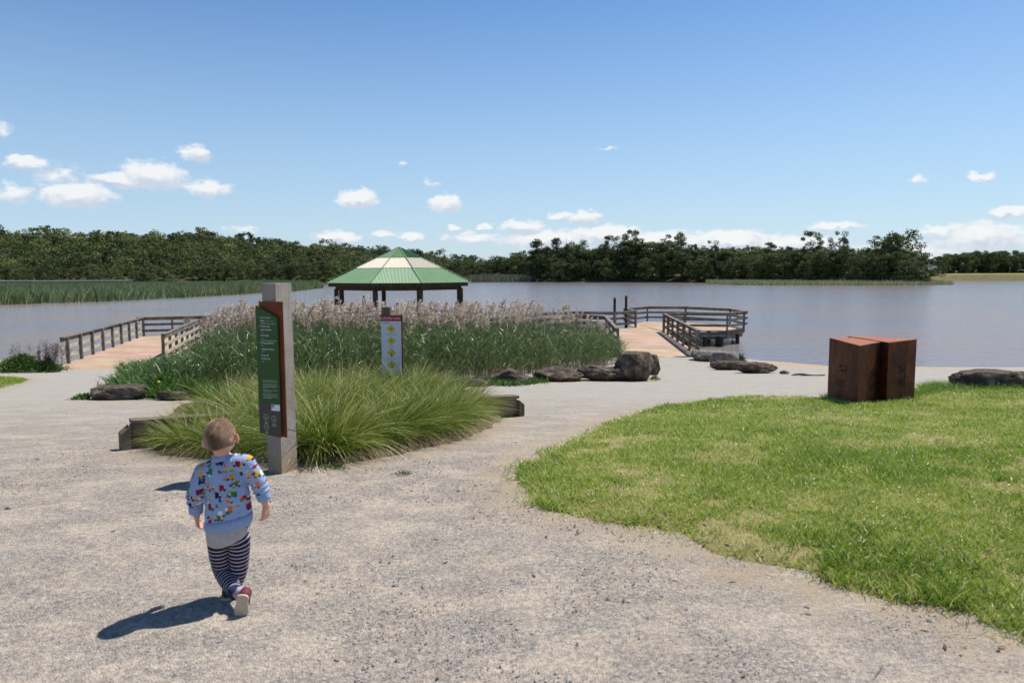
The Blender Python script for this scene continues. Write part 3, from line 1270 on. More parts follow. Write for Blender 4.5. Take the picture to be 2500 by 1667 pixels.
# landmark trees that stand out against the sky, each with its own label
marks = [
    (2195, 285, 553, 4, 1.18, 'big broad dark tree at the right end of the wooded shore, tallest and widest there', 1.0),
    (2150, 285, 566, 0, 1.0, 'broad dark tree standing left against the biggest tree of the wooded shore', 1.1),
    (2245, 275, 600, 5, 1.0, 'rounded tree overhanging the water at the right tip of the wooded shore', 1.0),
    (2262, 278, 628, 7, 1.0, 'low dark tree at the very tip of the wooded shore, over the reeds', 1.0),
    (1982, 330, 561, 1, 1.0, 'tall gum with a flat airy crown, left of the pair above the wooded shore', .75),
    (2045, 325, 562, 2, 1.0, 'tall gum with a split airy crown, right of the pair above the wooded shore', .7),
    (1543, 395, 558, 3, 1.0, 'tallest pointed gum in the middle of the wooded shore, sky showing between its limbs', .8),
    (1640, 385, 563, 0, 1.0, 'tall airy gum standing right of the pointed one, against the clouds', .85),
    (1500, 395, 571, 1, 1.0, 'airy gum with bare limbs left of the tallest pointed gum', .8),
    (1363, 420, 581, 9, 1.0, 'narrow pointed tree on the left part of the wooded shore, beside the mast', 1.3),
    (1305, 420, 583, 10, 1.0, 'first tall tree at the left end of the wooded shore', 1.3),
    (1735, 375, 585, 2, 1.0, 'rounded gum above the middle dip of the wooded shore', .8),
    (1875, 340, 592, 11, 1.0, 'conical tree rising alone between the dip and the airy pair', 1.5),
    (1410, 415, 579, 4, 1.0, 'dense pointed tree right of the mast on the skyline', .8),
    (925, 500, 597, 2, 1.0, 'small umbrella-shaped tree on the skyline left of the gazebo roof', .8),
]
for col, dist, yt, k, dens, lab, sx in marks:
    x, y = at_col(col, dist)
    plant_tree(k, x, y, top_y_to_h(col, dist, yt), lab, None, sx=sx)

# rows along the far shore, one object per tree
rng = np.random.default_rng(5)


ZONES = [(-200, 60, 'at the photo\'s left edge'), (60, 200, 'behind the pale path'), (200, 320, 'left of the yellow-green bush'), (320, 430, 'behind the yellow-green bush'), (430, 540, 'right of the yellow-green bush'),
         (540, 640, 'left of the wayfinding post'), (640, 730, 'above the wayfinding post'), (730, 820, 'between post and gazebo'), (820, 930, 'behind the roof\'s left half'),
         (930, 1050, 'behind the gazebo peak'), (1050, 1166, 'right of the gazebo roof'), (1166, 1290, 'at the bay'), (1285, 1350, 'at its left end'), (1350, 1420, 'about the mast'), (1420, 1500, 'left of the tallest pointed gum'),
         (1500, 1590, 'below the tallest pointed gum'), (1590, 1680, 'below the gum against clouds'), (1680, 1780, 'at the skyline\'s middle dip'), (1780, 1900, 'about the conical tree'), (1900, 2010, 'below the pair\'s left gum'),
         (2010, 2100, 'below the pair\'s right gum'), (2100, 2170, 'just left of the biggest tree'), (2170, 2285, 'below the biggest tree'), (2285, 2380, 'in the row\'s left half'), (2380, 2480, 'in the row\'s right half'), (2480, 2900, 'at the photo\'s right edge')]
ORD = ['first', 'second', 'third', 'fourth', 'fifth', 'sixth', 'seventh', 'eighth', 'ninth', 'tenth', 'eleventh', 'twelfth', 'thirteenth', 'fourteenth', 'fifteenth', 'sixteenth', 'seventeenth', 'eighteenth', 'nineteenth', 'twentieth']


def row(c0, c1, step, off, h0, h1, kinds, label, group, skyline=None):
    c_ = c0
    cnt = {}
    base_label = label
    while c_ < c1:
        d = float(shore_d((c_-1250)/F))+off+rng.uniform(-4, 6)
        k = int(rng.choice(kinds))
        x, y = at_col(c_, d)
        h = rng.uniform(h0, h1)
        if skyline:
            h = min(h*1.4, top_y_to_h(c_, d, np.interp(c_, *skyline)+rng.uniform(-3, 12)))
        zn = [z_[2] for z_ in ZONES if z_[0] <= c_ < z_[1]][-1]
        cnt[zn] = cnt.get(zn, 0)+1
        plant_tree(k, x, y, max(4, h), f'{base_label}, {ORD[cnt[zn]-1]} from left {zn}', group, sx=rng.uniform(.85, 1.25))
        c_ += step*rng.uniform(.7, 1.3)*350/d


SKY_I = ([1270, 1340, 1450, 1540, 1650, 1700, 1800, 1900, 1980, 2100, 2200, 2290], [618, 600, 594, 584, 590, 600, 612, 606, 600, 600, 590, 640])
row(1285, 2262, 21, 5, 9, 14, bushes, 'front-row bushy tree of the wooded shore', 'front row of trees on the wooded shore')
row(1285, 2235, 27, 16, 14, 20, bushes+gums+talls, 'tall second-row tree of the wooded shore', 'back row of trees on the wooded shore', SKY_I)
row(1290, 2225, 30, 28, 14, 20, gums+bushes, 'hindmost-row treetop of the wooded shore', 'hindmost trees on the wooded shore', SKY_I)
row(640, 1165, 21, 6, 10, 14, bushes, 'dense dark tree by the far water', 'dark trees lining the far shore left of the bay', ([600, 800, 1165], [628, 636, 640]))
row(1166, 1290, 22, 12, 12, 17, bushes+talls, 'tree behind the pale reeds', 'trees round the small far bay', ([1160, 1290], [630, 620]))
row(-90, 640, 24, 8, 7, 11, bushes, 'bushy tree below the left hill', 'trees along the foot of the left hill', ([-100, 300, 640], [640, 645, 630]))
row(2285, 2640, 13, 48, 15, 20, gums+bushes, 'front tree behind the grassy dam bank', 'trees behind the grassy dam bank', ([2290, 2380, 2500], [622, 612, 612]))
row(2285, 2640, 13, 62, 16, 21, gums+bushes, 'rear tree behind the grassy dam bank', 'trees behind the grassy dam bank', ([2290, 2380, 2500], [620, 608, 610]))
for col, dist, yt, k, lab, sx in ((345, 300, 652, 6, 'bright yellow-green bush at the end of the reeds, left hill behind', 1.2), (390, 300, 636, 5, 'dark olive bush right of the bright yellow-green bush', 1.1),
                                  (240, 295, 662, 4, 'low green bush left of the bright yellow-green bush', 1.2)):
    x, y = at_col(col, dist)
    e = plant_tree(k, x, y, top_y_to_h(col, dist, yt), lab, None, name='bush', sx=sx)


def forest():
    """the wood on the hill behind: one mass, crowns low in detail"""
    r = np.random.default_rng(9)
    lows = [tree_proto(400+i, 12, 'bush' if i % 3 else 'gum', .85, 620) for i in range(7)]
    parts = []
    n = 0
    cells = []
    for d in np.arange(310, 560, 8.0):
        sp = 9.0
        c_ = -650.0
        while c_ < 2180:
            cells.append((c_+r.uniform(-8, 8), d+r.uniform(-4, 4)))
            c_ += sp*F/d
    for col, d in cells:
        u_ = (col-1250)/F
        t = d-float(shore_d(u_))
        if t < 24:
            continue
        if 1290 < col and t < 60:
            continue
        x, y = u_*d, d
        z = Hs(x, y)-.3
        tr, cr = lows[r.integers(len(lows))]
        s = r.uniform(.65, 1.15)*(1.0 if d < 520 else 1.0)
        if r.random() < .06:
            s *= 1.3
        a = r.uniform(0, 6.28)
        V = cr[0]*s
        V = np.stack([V[:, 0]*math.cos(a)-V[:, 1]*math.sin(a)+x, V[:, 0]*math.sin(a)+V[:, 1]*math.cos(a)+y, V[:, 2]*r.uniform(.8, 1.1)+z], -1)
        sh = r.normal(.02, .24)+(.32 if r.random() < .14 else 0)
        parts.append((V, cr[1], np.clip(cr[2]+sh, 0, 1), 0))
    V, Q, T, M_ = join(parts)
    tag(link('forest', raw_mesh('forest', V, Q, [MATS['foliage_hill']], attrs={'tint': T})), 'wooded hill of dark green trees behind the far shore', 'forest', kind='stuff')


forest()


# ------------------------------------------------------------------ far reeds
def far_reeds(name, pts, n, h, w, mats_, label, tmean=.45, plume=False):
    """pts: polygon in the world"""
    x, y = scatter(pts, n)
    k = len(x)
    z = np.maximum(H(x, y), ZW-.1)
    az = RNG.uniform(0, 6.28, k)
    th = np.abs(RNG.normal(.12, .12, k))
    hh = h*RNG.uniform(.65, 1.1, k)*(.85+.3*vnoise(x, y, .08, 3))
    side = np.stack([np.cos(az), np.sin(az)*.4, RNG.uniform(-.2, .2, k)], -1)
    V, Q, T = ribbons(np.stack([x, y, z], -1), updir(az, th), updir(az, th+RNG.uniform(.2, .9, k)), hh, w, 3, np.clip(RNG.normal(tmean, .22, k)+.15*(vnoise(x, y, .1, 6)-.5), 0, 1), side=side, prof=[.6, 1, .8, .1])
    tag(link(name, raw_mesh(name, V, Q, [MATS[mats_]], attrs={'tint': T})), label, 'reeds', kind='stuff')


rb = [tuple(P(px, py, ZW)[:2]) for px, py in ((-420, 772), (-150, 757), (0, 745), (250, 737), (450, 727), (620, 717), (715, 712), (790, 703), (745, 697), (620, 694))]
rb += [at_col(560, 300), at_col(300, 285), at_col(0, 270), at_col(-400, 265)]
far_reeds('reed_bed', rb, 60000, 2.5, .22, 'far_reed', 'wide bed of green reeds standing in the water on the left', tmean=.42)
far_reeds('reed_bed', [tuple(P(px, py, ZW)[:2]) for px, py in ((1725, 694), (1800, 697), (2000, 697.5), (2200, 698), (2330, 695.5), (2290, 692.5), (2000, 692.5), (1725, 690.5))], 9000, 2.0, .22, 'far_reed', 'strip of brownish reeds along the foot of the wooded shore', tmean=.75)
far_reeds('reed_bed', [tuple(P(px, py, ZW)[:2]) for px, py in ((1140, 689), (1295, 688.5), (1310, 686))]+[at_col(1290, 452), at_col(1150, 452)], 5000, 4.6, .5, 'pale_reed', 'pale dry reeds in the small bay right of the gazebo roof', tmean=.5)
far_reeds('reed_bed', [tuple(P(px, py, ZW)[:2]) for px, py in ((1343, 687.5), (1396, 687.5), (1396, 685.5), (1343, 685.5))], 900, 3.6, .4, 'pale_reed', 'small pale clump of reeds under the trees right of the bay', tmean=.45)

# pale footpath behind the left reed bed, and a mast on the skyline
m = MB()
ptsp = [at_col(c_, 283+.0*c_) for c_ in range(-100, 330, 20)]
for a_, b_ in zip(ptsp[:-1], ptsp[1:]):
    m.add([(a_[0], a_[1], -.15), (b_[0], b_[1], -.15), (b_[0], b_[1]+5, .05), (a_[0], a_[1]+5, .05),
           (a_[0], a_[1], -1.4), (b_[0], b_[1], -1.4), (b_[0], b_[1]+5, -1.4), (a_[0], a_[1]+5, -1.4)], [(0, 1, 2, 3), (4, 5, 1, 0), (6, 7, 3, 2)])
tag(m.build('far_path', MATS['pale_path']), kind='structure')
mp_ = empty('radio_mast', (*at_col(1383, 560), 8))
tag(mp_, 'thin radio mast on the skyline above the wooded shore', 'mast')
mm = MB()
tip = PD(1383, 582, 560).z-8
for sx_, sy_ in ((-.5, -.5), (.5, -.5), (.5, .5), (-.5, .5)):
    mm.beam((sx_, sy_, 0), (sx_*.3, sy_*.3, tip*.85), .12, .12, up=(0, 1, 0))
for k in range(14):
    z0, z1 = tip*.85*k/14, tip*.85*(k+1)/14
    f0, f1 = .5-.35*k/14, .5-.35*(k+1)/14
    mm.beam((-f0, -f0, z0), (f1, -f1, z1), .08, .08, up=(0, 1, 0))
    mm.beam((f0, f0, z0), (-f1, f1, z1), .08, .08, up=(0, 1, 0))
mm.build('lattice', MATS['steel'], mp_)
MB().tube([(0, 0, tip*.85), (0, 0, tip)], .12, 6).build('antenna', MATS['steel'], mp_)

# ------------------------------------------------------------------ boardwalk, platform, gazebo


def xy(p):
    return (p[0], p[1])


RT = ZD+1.10      # rail top
DK = {n: xy(P(a, b, RT)) for n, a, b in (
    ('oa', 164, 821), ('ob', 349, 774.5), ('oc', 555, 769.5),           # left outer railing
    ('ia', 397, 815), ('ib', 478.6, 781), ('ic', 558, 775),             # left inner railing
    ('ra', 1168, 780), ('rb', 1304, 765), ('rc', 1406, 760), ('rd', 1502, 761.5), ('re', 1552, 758.5), ('rf', 1531, 752.5),
    ('p1', 1580.7, 748), ('p2', 1674, 748.5), ('p3', 1782.6, 753.5), ('p4', 1816.7, 759.5), ('p5', 1776, 763.5), ('p6', 1672, 762.5), ('p7', 1621, 766),
    ('pe', 1702, 805), ('na', 1508.5, 801), ('nb', 1481, 772), ('nc', 1437, 768.5), ('nd', 1406, 767))}
GZ = PD(976, 680, 46.0)                     # gazebo centre
GANG = math.atan2(GZ.x, GZ.y)*-1-R(2.4)     # faces nearly straight at the path
GMW = Matrix.Translation((GZ.x, GZ.y, 0)) @ Matrix.Rotation(GANG, 4, 'Z')


def gpt(x, y, z=0):
    return GMW @ Vector((x, y, z))


# the far ends of the runs that vanish into the reeds
DK['od'] = xy(gpt(-5.2, -1.9))
DK['id'] = (-9.5, 38.0)
DK['ne'] = (1.6, 38.8)
DK['nf'] = (-1.6, 34.8)
DK['gl'] = xy(gpt(-4.6, -2.0))
DK['gr'] = xy(gpt(3.2, -3.6))


def offs(a, b, d):
    v = Vector((b[0]-a[0], b[1]-a[1]))
    v.normalize()
    return Vector((v.y, -v.x))*d


def railing(name_pts, label, out, start_over=.35, gap=1.75, group='timber railings of the boardwalk', board='rail_wood'):
    """posts with a cap board and three side boards on the water side. out=+1: right of the run"""
    pts = [Vector((*p, 0)) for p in name_pts]
    e = empty('railing', (pts[0].x, pts[0].y, ZD))
    W = Matrix.Translation(e.location)
    posts = []
    for i in range(len(pts)-1):
        n = max(1, round((pts[i+1]-pts[i]).length/gap))
        for k in range(n+(1 if i == len(pts)-2 else 0)):
            posts.append((pts[i].lerp(pts[i+1], k/n), math.atan2(pts[i+1].y-pts[i].y, pts[i+1].x-pts[i].x)))
    for p, a in posts:
        m = MB().box((p.x, p.y, ZD-.25+.66), (.115, .115, 1.32-.03), a)
        m.build('railing_post', MATS['rail_wood'], e, bevel=.006, world=W)
    for i in range(len(pts)-1):
        a, b = pts[i], pts[i+1]
        d = (b-a).normalized()
        o = Vector((d.y, -d.x, 0))*out
        s0 = start_over if i == 0 else 0.02
        s1 = .15 if i == len(pts)-2 else 0.02
        rnd = random.uniform(-.012, .012)
        MB().beam(a+o*.04+Vector((0, 0, ZD+1.085)), b+o*.04+Vector((0, 0, ZD+1.085+.002*i)), .17, .042, e0=s0, e1=s1).build('top_rail', MATS['rail_wood'], e, bevel=.005, world=W)
        for hh, th in ((.985, .15), (.66, .14), (.30, .14)):
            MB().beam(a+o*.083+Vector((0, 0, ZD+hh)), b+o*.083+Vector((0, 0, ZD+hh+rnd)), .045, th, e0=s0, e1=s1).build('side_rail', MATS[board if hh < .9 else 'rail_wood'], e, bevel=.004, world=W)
    tag(e, label, 'railing', group)
    return e


# decks
def deck(polys, label, edges, name='boardwalk', piles=()):
    e = empty(name, (*polys[0][0], ZD))
    W = Matrix.Translation(e.location)
    for i, po in enumerate(polys):
        MB().prism(list(po), ZD-.05-.003*i, ZD-.003*i).build('decking', MATS['decking'], e, world=W)
    for a, b in edges:
        a, b = Vector((*a, 0)), Vector((*b, 0))
        MB().beam(a+Vector((0, 0, ZD-.175)), b+Vector((0, 0, ZD-.175)), .05, .24).build('fascia_board', MATS['aged_wood'], e, world=W)
        d = (b-a).normalized()
        o = Vector((d.y, -d.x, 0))*-.10
        MB().beam(a+o+Vector((0, 0, ZD-.42)), b+o+Vector((0, 0, ZD-.42)), .09, .20).build('joist', MATS['rail_wood'], e, world=W)
    for x_, y_ in piles:
        MB().tube([(x_, y_, -4.4), (x_, y_, ZD-.30)], .13, 12).build('pile', MATS['wet_wood'], e, smooth=False, world=W)
    tag(e, label, 'boardwalk')
    return e


def shift(a, b, d):
    o = offs(a, b, d)
    return (b[0]+o.x, b[1]+o.y)


ex = .12
la = P(128, 905, ZD)
lb = (float(DK['ia'][0])+.15, float(DK['ia'][1])-.9)
left_poly_d = [xy(la), (la.x+1.6, la.y-.5), (-13.4, 27.2), (DK['ia'][0]+.4, DK['ia'][1]+.0), (DK['ib'][0]+.35, DK['ib'][1]-.1), (DK['ic'][0]+.1, DK['ic'][1]-.2), (-9.5, 37.8),
               (-4.2, 36.2), xy(gpt(1.8, -4.9)), xy(gpt(-1.8, -4.9)), DK['od'], (DK['oc'][0], DK['oc'][1]+.15), (DK['ob'][0]-.15, DK['ob'][1]+.15), (DK['oa'][0]-.15, DK['oa'][1])]
pl = left_poly_d
deck([pl], 'curving orange-brown timber boardwalk from the left path towards the gazebo', [(DK['oa'], DK['ob']), (DK['ob'], DK['oc']), (DK['oc'], DK['od'])],
     piles=[(DK['oa'][0]+1.0, DK['oa'][1]+3), (DK['oa'][0]-.3, DK['oa'][1]+7), (DK['ob'][0]+.5, DK['ob'][1]-1), (DK['ob'][0]+3, DK['ob'][1]-.2), (DK['oc'][0], DK['oc'][1]-.3)])
rs = P(1513, 866, ZD)
rt_ = P(1694, 873, ZD)
right_poly_d = [xy(rs), xy(rt_), (DK['pe'][0]+.15, DK['pe'][1]), (DK['p7'][0]+.15, DK['p7'][1]), (DK['rf'][0]+.5, DK['rf'][1]), DK['rf'], (DK['re'][0], DK['re'][1]), (DK['rd'][0], DK['rd'][1]+.1), DK['rc'], DK['rb'], DK['ra'],
                xy(gpt(3.0, -4.4)), xy(gpt(1.0, -4.8)), (-4.2, 36.2), (-1.6, 34.6), (1.7, 38.6), (DK['nd'][0], DK['nd'][1]-.1), (DK['nb'][0]+.05, DK['nb'][1]-.1), (DK['na'][0]-.1, DK['na'][1])]
deck([right_poly_d], 'straight orange-brown timber boardwalk leading from the rocks out to the right', [(DK['rb'], DK['rc']), (DK['rc'], DK['rd'])],
     piles=[(DK['p7'][0]-.2, DK['p7'][1]-2.5), (DK['p7'][0]-.4, DK['p7'][1]-6), (DK['pe'][0]-.2, DK['pe'][1]+3), (DK['rd'][0], DK['rd'][1]-.3), (DK['rc'][0]+1, DK['rc'][1]-.5)])
plat = [DK[k] for k in ('p1', 'p2', 'p3', 'p4', 'p5', 'p6', 'p7')]
deck([plat+[(DK['rf'][0]+.5, DK['rf'][1])]], 'many-sided fishing platform on dark piles at the right end of the boardwalk', [(DK['p4'], DK['p3']), (DK['p5'], DK['p4']), (DK['p7'], DK['p5']), (DK['p3'], DK['p2']), (DK['p2'], DK['p1'])],
     name='fishing_platform',
     piles=[xy(P(a, b, ZW)) for a, b in ((1721, 846), (1751, 845), (1761, 846), (1800, 839), (1686, 838), (1730, 828), (1790, 826))])

railing([DK['oa'], DK['ob']], 'sunlit railing along the outer left side of the left boardwalk', -1, start_over=.55, board='sunlit_rail_wood')
railing([DK['ob'], DK['oc'], DK['od']], 'dark railing crossing behind the left boardwalk, with a small notice fixed to it', -1)
railing([DK['ia'], DK['ib'], DK['ic'], DK['id']], 'weathered railing on the inner side of the left boardwalk, running into the reeds', 1, start_over=.1, board='sunlit_rail_wood')
railing([DK['ra'], DK['rb'], DK['rc'], DK['rd'], DK['re']], 'long dark railing on the lake side of the link behind the reeds', -1, gap=2.6)
railing([DK['re'], DK['rf']], 'short railing beside the two tall poles, running back from the boardwalk corner', -1, start_over=.05, gap=3)
railing([DK['rf'], DK['p1'], DK['p2'], DK['p3'], DK['p4']], 'dark railing round the far side of the fishing platform', -1, gap=3.6)
railing([DK['p4'], DK['p5'], DK['p6'], DK['p7']], 'dark railing along the near side of the fishing platform', -1, gap=4.2)
railing([DK['p7'], DK['pe']], 'sloping-looking railing on the right side of the right boardwalk, its shadow on the boards', -1, gap=2.1)
railing([DK['na'], DK['nb'], DK['nc'], DK['nd'], DK['ne'], DK['nf']], 'railing on the left side of the right boardwalk, its end by the big boulder', -1, gap=3.2, start_over=.1)

# two tall poles
for px_, py_, lab in ((1501.5, 727, 'left and shorter-looking of the two tall round poles at the railing'), (1529.5, 722, 'right of the two tall round poles at the railing')):
    b_ = P(px_, {1501.5: 804, 1529.5: 801}[px_], ZD)
    top = PD(px_, py_, b_.y).z
    e = empty('mooring_pole', (b_.x, b_.y+.25, ZD-2))
    MB().tube([(0, 0, -.5), (0, 0, top-ZD+2-.05)], .085, 14).build('shaft', MATS['dark_wood'], e, smooth=False)
    MB().tube([(0, 0, top-ZD+2-.05), (0, 0, top-ZD+2-.02), (0, 0, top-ZD+2)], [.095, .09, .02], 14).build('cap', MATS['dark_wood'], e)
    tag(e, lab, 'pole', 'tall poles beside the boardwalk')

# little notice on the left railing
nb_ = PD(445.5, 786, DK['ob'][1]+.1)
e = empty('notice_sign', (nb_.x, DK['ob'][1]+(DK['oc'][1]-DK['ob'][1])*.45-.12, RT-.46))
MB().box((0, 0, .21), (.42, .02, .42)).build('plate', mat('notice_white', [(.50, .44, .42)], rough=.5), e)
MB().box((0, -.013, .37), (.42, .004, .10)).build('header_band', mat('notice_red', [(.40, .16, .14)], rough=.5), e)
m = MB()
for k in range(5):
    m.box((0, -.013, .29-.05*k), (.30-.04*(k % 2), .003, .014))
m.build('printed_lines', MATS['sign_brown'], e)
tag(e, 'small faded square notice fixed on the dark railing of the left boardwalk', 'sign')

# ---- gazebo
gz = empty('gazebo', (GZ.x, GZ.y, ZD), GANG)
EV = [(-1.45, -4.35), (1.45, -4.35), (4.35, -1.45), (4.35, 1.45), (1.45, 4.35), (-1.45, 4.35), (-4.35, 1.45), (-4.35, -1.45)]
ze = PD(976, 690.5, 41.7).z-ZD
za = PD(980, 606, 46).z-ZD
MB().prism([(x*1.06, y*1.06) for x, y in EV], -.05, .004).build('decking', MATS['decking'], gz)


def roof_band(t0, t1, material, name, parent, lift=0.0):
    """corrugated sheets of all eight faces between heights t0..t1 (0 = apex, 1 = eave)"""
    m = MB()
    for i in range(8):
        a = Vector((*EV[i], 0))*1.0
        b = Vector((*EV[(i+1) % 8], 0))
        ln = (b-a).length
        nc = int(ln/.080)
        d = (b-a)/ln
        mid = (a+b)/2
        n_ = Vector((d.y, -d.x, 0))
        # horizontal position s along the face; line of constant s clipped by the hips
        segs = 4
        us = [j/(nc*segs) for j in range(nc*segs+1)]
        rows = []
        for tt in (t0, t1):
            row_ = []
            for k, uu in enumerate(us):
                s = (uu-.5)*ln*t1
                lim = abs(s)/(ln/2)
                t = max(tt, min(t1, lim)) if tt == t0 else t1
                base = mid*t
                p = Vector((base.x+d.x*s, base.y+d.y*s, za+(ze-za)*t))
                z = .012*math.sin(2*math.pi*k/segs)
                p.z += z+.03+lift
                row_.append(p)
            rows.append(row_)
        nn = len(us)
        m.add(rows[0]+rows[1], [(j, j+nn, j+nn+1, j+1) for j in range(nn-1)])
    return m.build(name, material, parent)


rf_ = roof_band(.598, 1.02, MATS['roof_green'], 'roof', gz)
roof_band(.305, .612, MATS['roof_white'], 'clear_sheet_band', gz, .022)
roof_band(.0, .318, MATS['roof_green'], 'roof_cap', gz, .044)
for i in range(8):
    a = Vector((EV[i][0]*1.02, EV[i][1]*1.02, ze+.02))
    MB().beam(Vector((0, 0, za+.10)), a+Vector((0, 0, .055)), .045, .02).build('hip_flashing', MATS['flashing'], rf_)
    b = Vector((EV[(i+1) % 8][0]*.975, EV[(i+1) % 8][1]*.975, ze-.13))
    a = Vector((EV[i][0]*.975, EV[i][1]*.975, ze-.13))
    MB().beam(a, b, .06, .24, e0=.02, e1=.02).build('fascia_board', MATS['dark_wood'], gz)
    p = Vector((EV[i][0]*.88, EV[i][1]*.88, 0))
    MB().box((p.x, p.y, ze/2-.1-.3), (.24, .24, ze+.05), math.atan2(p.y, p.x)).build('post', MATS['dark_wood'], gz, bevel=.01)
    p2 = Vector((EV[(i+1) % 8][0]*.88, EV[(i+1) % 8][1]*.88, 0))
    MB().beam(p+Vector((0, 0, ze-.36)), p2+Vector((0, 0, ze-.36)), .09, .22).build('beam', MATS['dark_wood'], gz)
    MB().beam(p*.96+Vector((0, 0, ze-.18)), Vector((0, 0, za-.12)), .07, .16).build('rafter', MATS['dark_wood'], gz)
    MB().tube([(EV[i][0]*.85, EV[i][1]*.85, -2.4), (EV[i][0]*.85, EV[i][1]*.85, -.06)], .13, 10).build('pile', MATS['wet_wood'], gz)
tag(gz, 'open eight-sided gazebo with green corrugated roof and a pale band, on dark posts', 'gazebo')
rl = [xy(gpt(x*1.0, y*1.0)) for x, y in (EV[6], EV[5], EV[4], EV[3], EV[2])]
railing([xy(gpt(-4.3, -1.3))]+rl[0:], 'dark railing round the lake side of the gazebo floor', -1, gap=1.9)
# bench inside the gazebo, just seen above the plumes as a tan tip: a closed umbrella leaning on it
e = empty('closed_umbrella', tuple(gpt(-2.35, .6, ZD)))
tp_ = PD(865, 720, e.location.y).z-ZD
MB().tube([(0, 0, 0), (0, 0, tp_)], .018, 8).build('shaft', MATS['dark_wood'], e)
MB().tube([(0, 0, tp_-1.0), (0, 0, tp_-.8), (0, 0, tp_-.3), (0, 0, tp_-.02)], [.08, .16, .10, .02], 12).build('canopy', MATS['tan_canvas'], e, smooth=True)
tag(e, 'tan tapered closed umbrella standing upright behind the plumes, left half of the gazebo', 'umbrella')

# ------------------------------------------------------------------ corten blocks
b0 = G(2021, 976)
DC = b0.y


def ct(px, py):
    return PD(px, py, DC)


def block(px_list, name, parent, ztop_f, W):
    m = MB()
    m.prism(px_list, lambda x, y: Hs(x, y)-.25, lambda x, y: ztop_f)
    return m.build(name, MATS['corten'], parent, bevel=.004, world=W)


zt = PD(2022, 825.5, DC).z
# corners on the level of the top face, read off the photograph
A_ = P(2025, 825.5, zt)
B_ = P(2099, 845, zt)
C_ = P(2170, 832, zt)
D_ = P(2093, 824.2, zt)
E_ = P(2170, 845.0, zt)
F_ = P(2238.5, 830.5, zt)
dd = 2.05
sc_ = empty('steel_sculpture', (B_.x, B_.y, Hs(B_.x, B_.y)))
W = Matrix.Translation(sc_.location)
Bv = Vector((B_.x, B_.y))
uL = (Vector((A_.x, A_.y))-Bv)
uR = (Vector((C_.x, C_.y))-Bv)
back1 = Bv+uL*.55+uR*.95
poly1 = [xy(Bv), xy(C_), xy(D_), xy(A_)]
poly2 = [xy(C_+(E_-C_)*.55), xy(F_), xy(F_+(D_-F_)*1.0+Vector((.0, .25, 0))), xy(D_+Vector((-.12, .1, 0)))]
block(poly1, 'front_block', sc_, zt, W)
zt2 = zt+.012
block(poly2, 'rear_block', sc_, zt2, W)
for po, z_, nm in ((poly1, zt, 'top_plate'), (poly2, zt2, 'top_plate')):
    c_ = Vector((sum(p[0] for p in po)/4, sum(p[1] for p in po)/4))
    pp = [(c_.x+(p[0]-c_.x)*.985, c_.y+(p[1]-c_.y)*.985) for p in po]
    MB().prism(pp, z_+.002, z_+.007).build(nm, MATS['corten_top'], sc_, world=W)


def emblem(p, q, z0, h, parent, X=.24):
    """cut marks on the face running from p to q (top view); drawn along the middle"""
    p, q = Vector((*p, 0)), Vector((*q, 0))
    d = (q-p).normalized()
    n = Vector((d.y, -d.x, 0))
    if n.y > 0:
        n = -n
    mid = p.lerp(q, .5)
    m = MB()
    S_ = h

    def line(x0, y0, x1, y1, w=.014):
        a = mid+d*x0*S_+n*.001+Vector((0, 0, z0+y0*S_))
        b = mid+d*x1*S_+n*.001+Vector((0, 0, z0+y1*S_))
        m.beam(a, b, .004, w, up=tuple(d) if abs(x1-x0) < abs(y1-y0) else (0, 0, 1))
    for a in ((-X, 0, X, 0), (-X, 0, -X, .22), (X, 0, X, .98), (-X, .98, X, .98), (-X, .62, -X, .70),
              (-X*.5, .10, -X*.5, .30), (0, .06, 0, .40), (X*.4, .12, X*.4, .36), (-X*.8, .20, X*.55, .20), (-X*.8, .13, X*.3, .13),
              (-X, .62, X*.9, .86), (-X*.9, .92, X*.8, .64), (-X*.3, .74, X, .80), (-X*.8, .84, -X*.1, .98), (X*.1, .72, -X*.7, .68)):
        line(*a)
    m.build('cut_emblem', MATS['corten_dark'], parent, world=W)


ze_ = zt-.73
emblem(poly1[3], poly1[0], ze_, .34, sc_, .54)
emblem(poly1[0], poly1[1], ze_-.03, .34, sc_, .40)
emblem(poly2[0], poly2[1], ze_+.0, .34, sc_, .32)
tag(sc_, 'rust-brown steel sculpture of two joined angular blocks with cut-out marks', 'sculpture')

# ------------------------------------------------------------------ timber wayfinding post
pb = G(690, 1149)
# corners of the post on the ground: near edge seen between the two faces
pf = G(688.5, 1157)
hp = PD(687, 686, pf.y).z-pf.z
e = empty('wayfinding_post', (pf.x, pf.y, pf.z-.02))
# faces: left face looks to the lower left, right face to the right-front
pl_ = G(664, 1151)
pr_ = G(731, 1142)
dl = (pl_-pf)
dl.z = 0
dr = (pr_-pf)
dr.z = 0
ang = math.atan2(dr.y, dr.x)
wr, wl = .23, .135
dR = Vector((math.cos(ang), math.sin(ang), 0))
dL = Vector((-math.sin(ang), math.cos(ang), 0))
c_ = (dR*wr+dL*wl)/2
m = MB()
m.box((c_.x, c_.y, hp/2-.1), (wr, wl, hp+.2), ang)
MATS['sleeper_post'] = MATS['sleeper']
m.build('post', MATS['sleeper'], e, bevel=.004)
# rusty backing plate on the left part, facing lower left; its normal is the plate's front
pn = PD(667, 800, pf.y)


def frame_on(px, py, y, normal):
    return PD(px, py, y)


# panel plane: vertical, seen obliquely; it passes just in front of the post's left face
zT, zB = PD(690, 736, pf.y).z-e.location.z, PD(695, 1066, pf.y).z-e.location.z
pang = ang-math.pi/2-R(3)          # direction of the panel's width (towards the near edge)
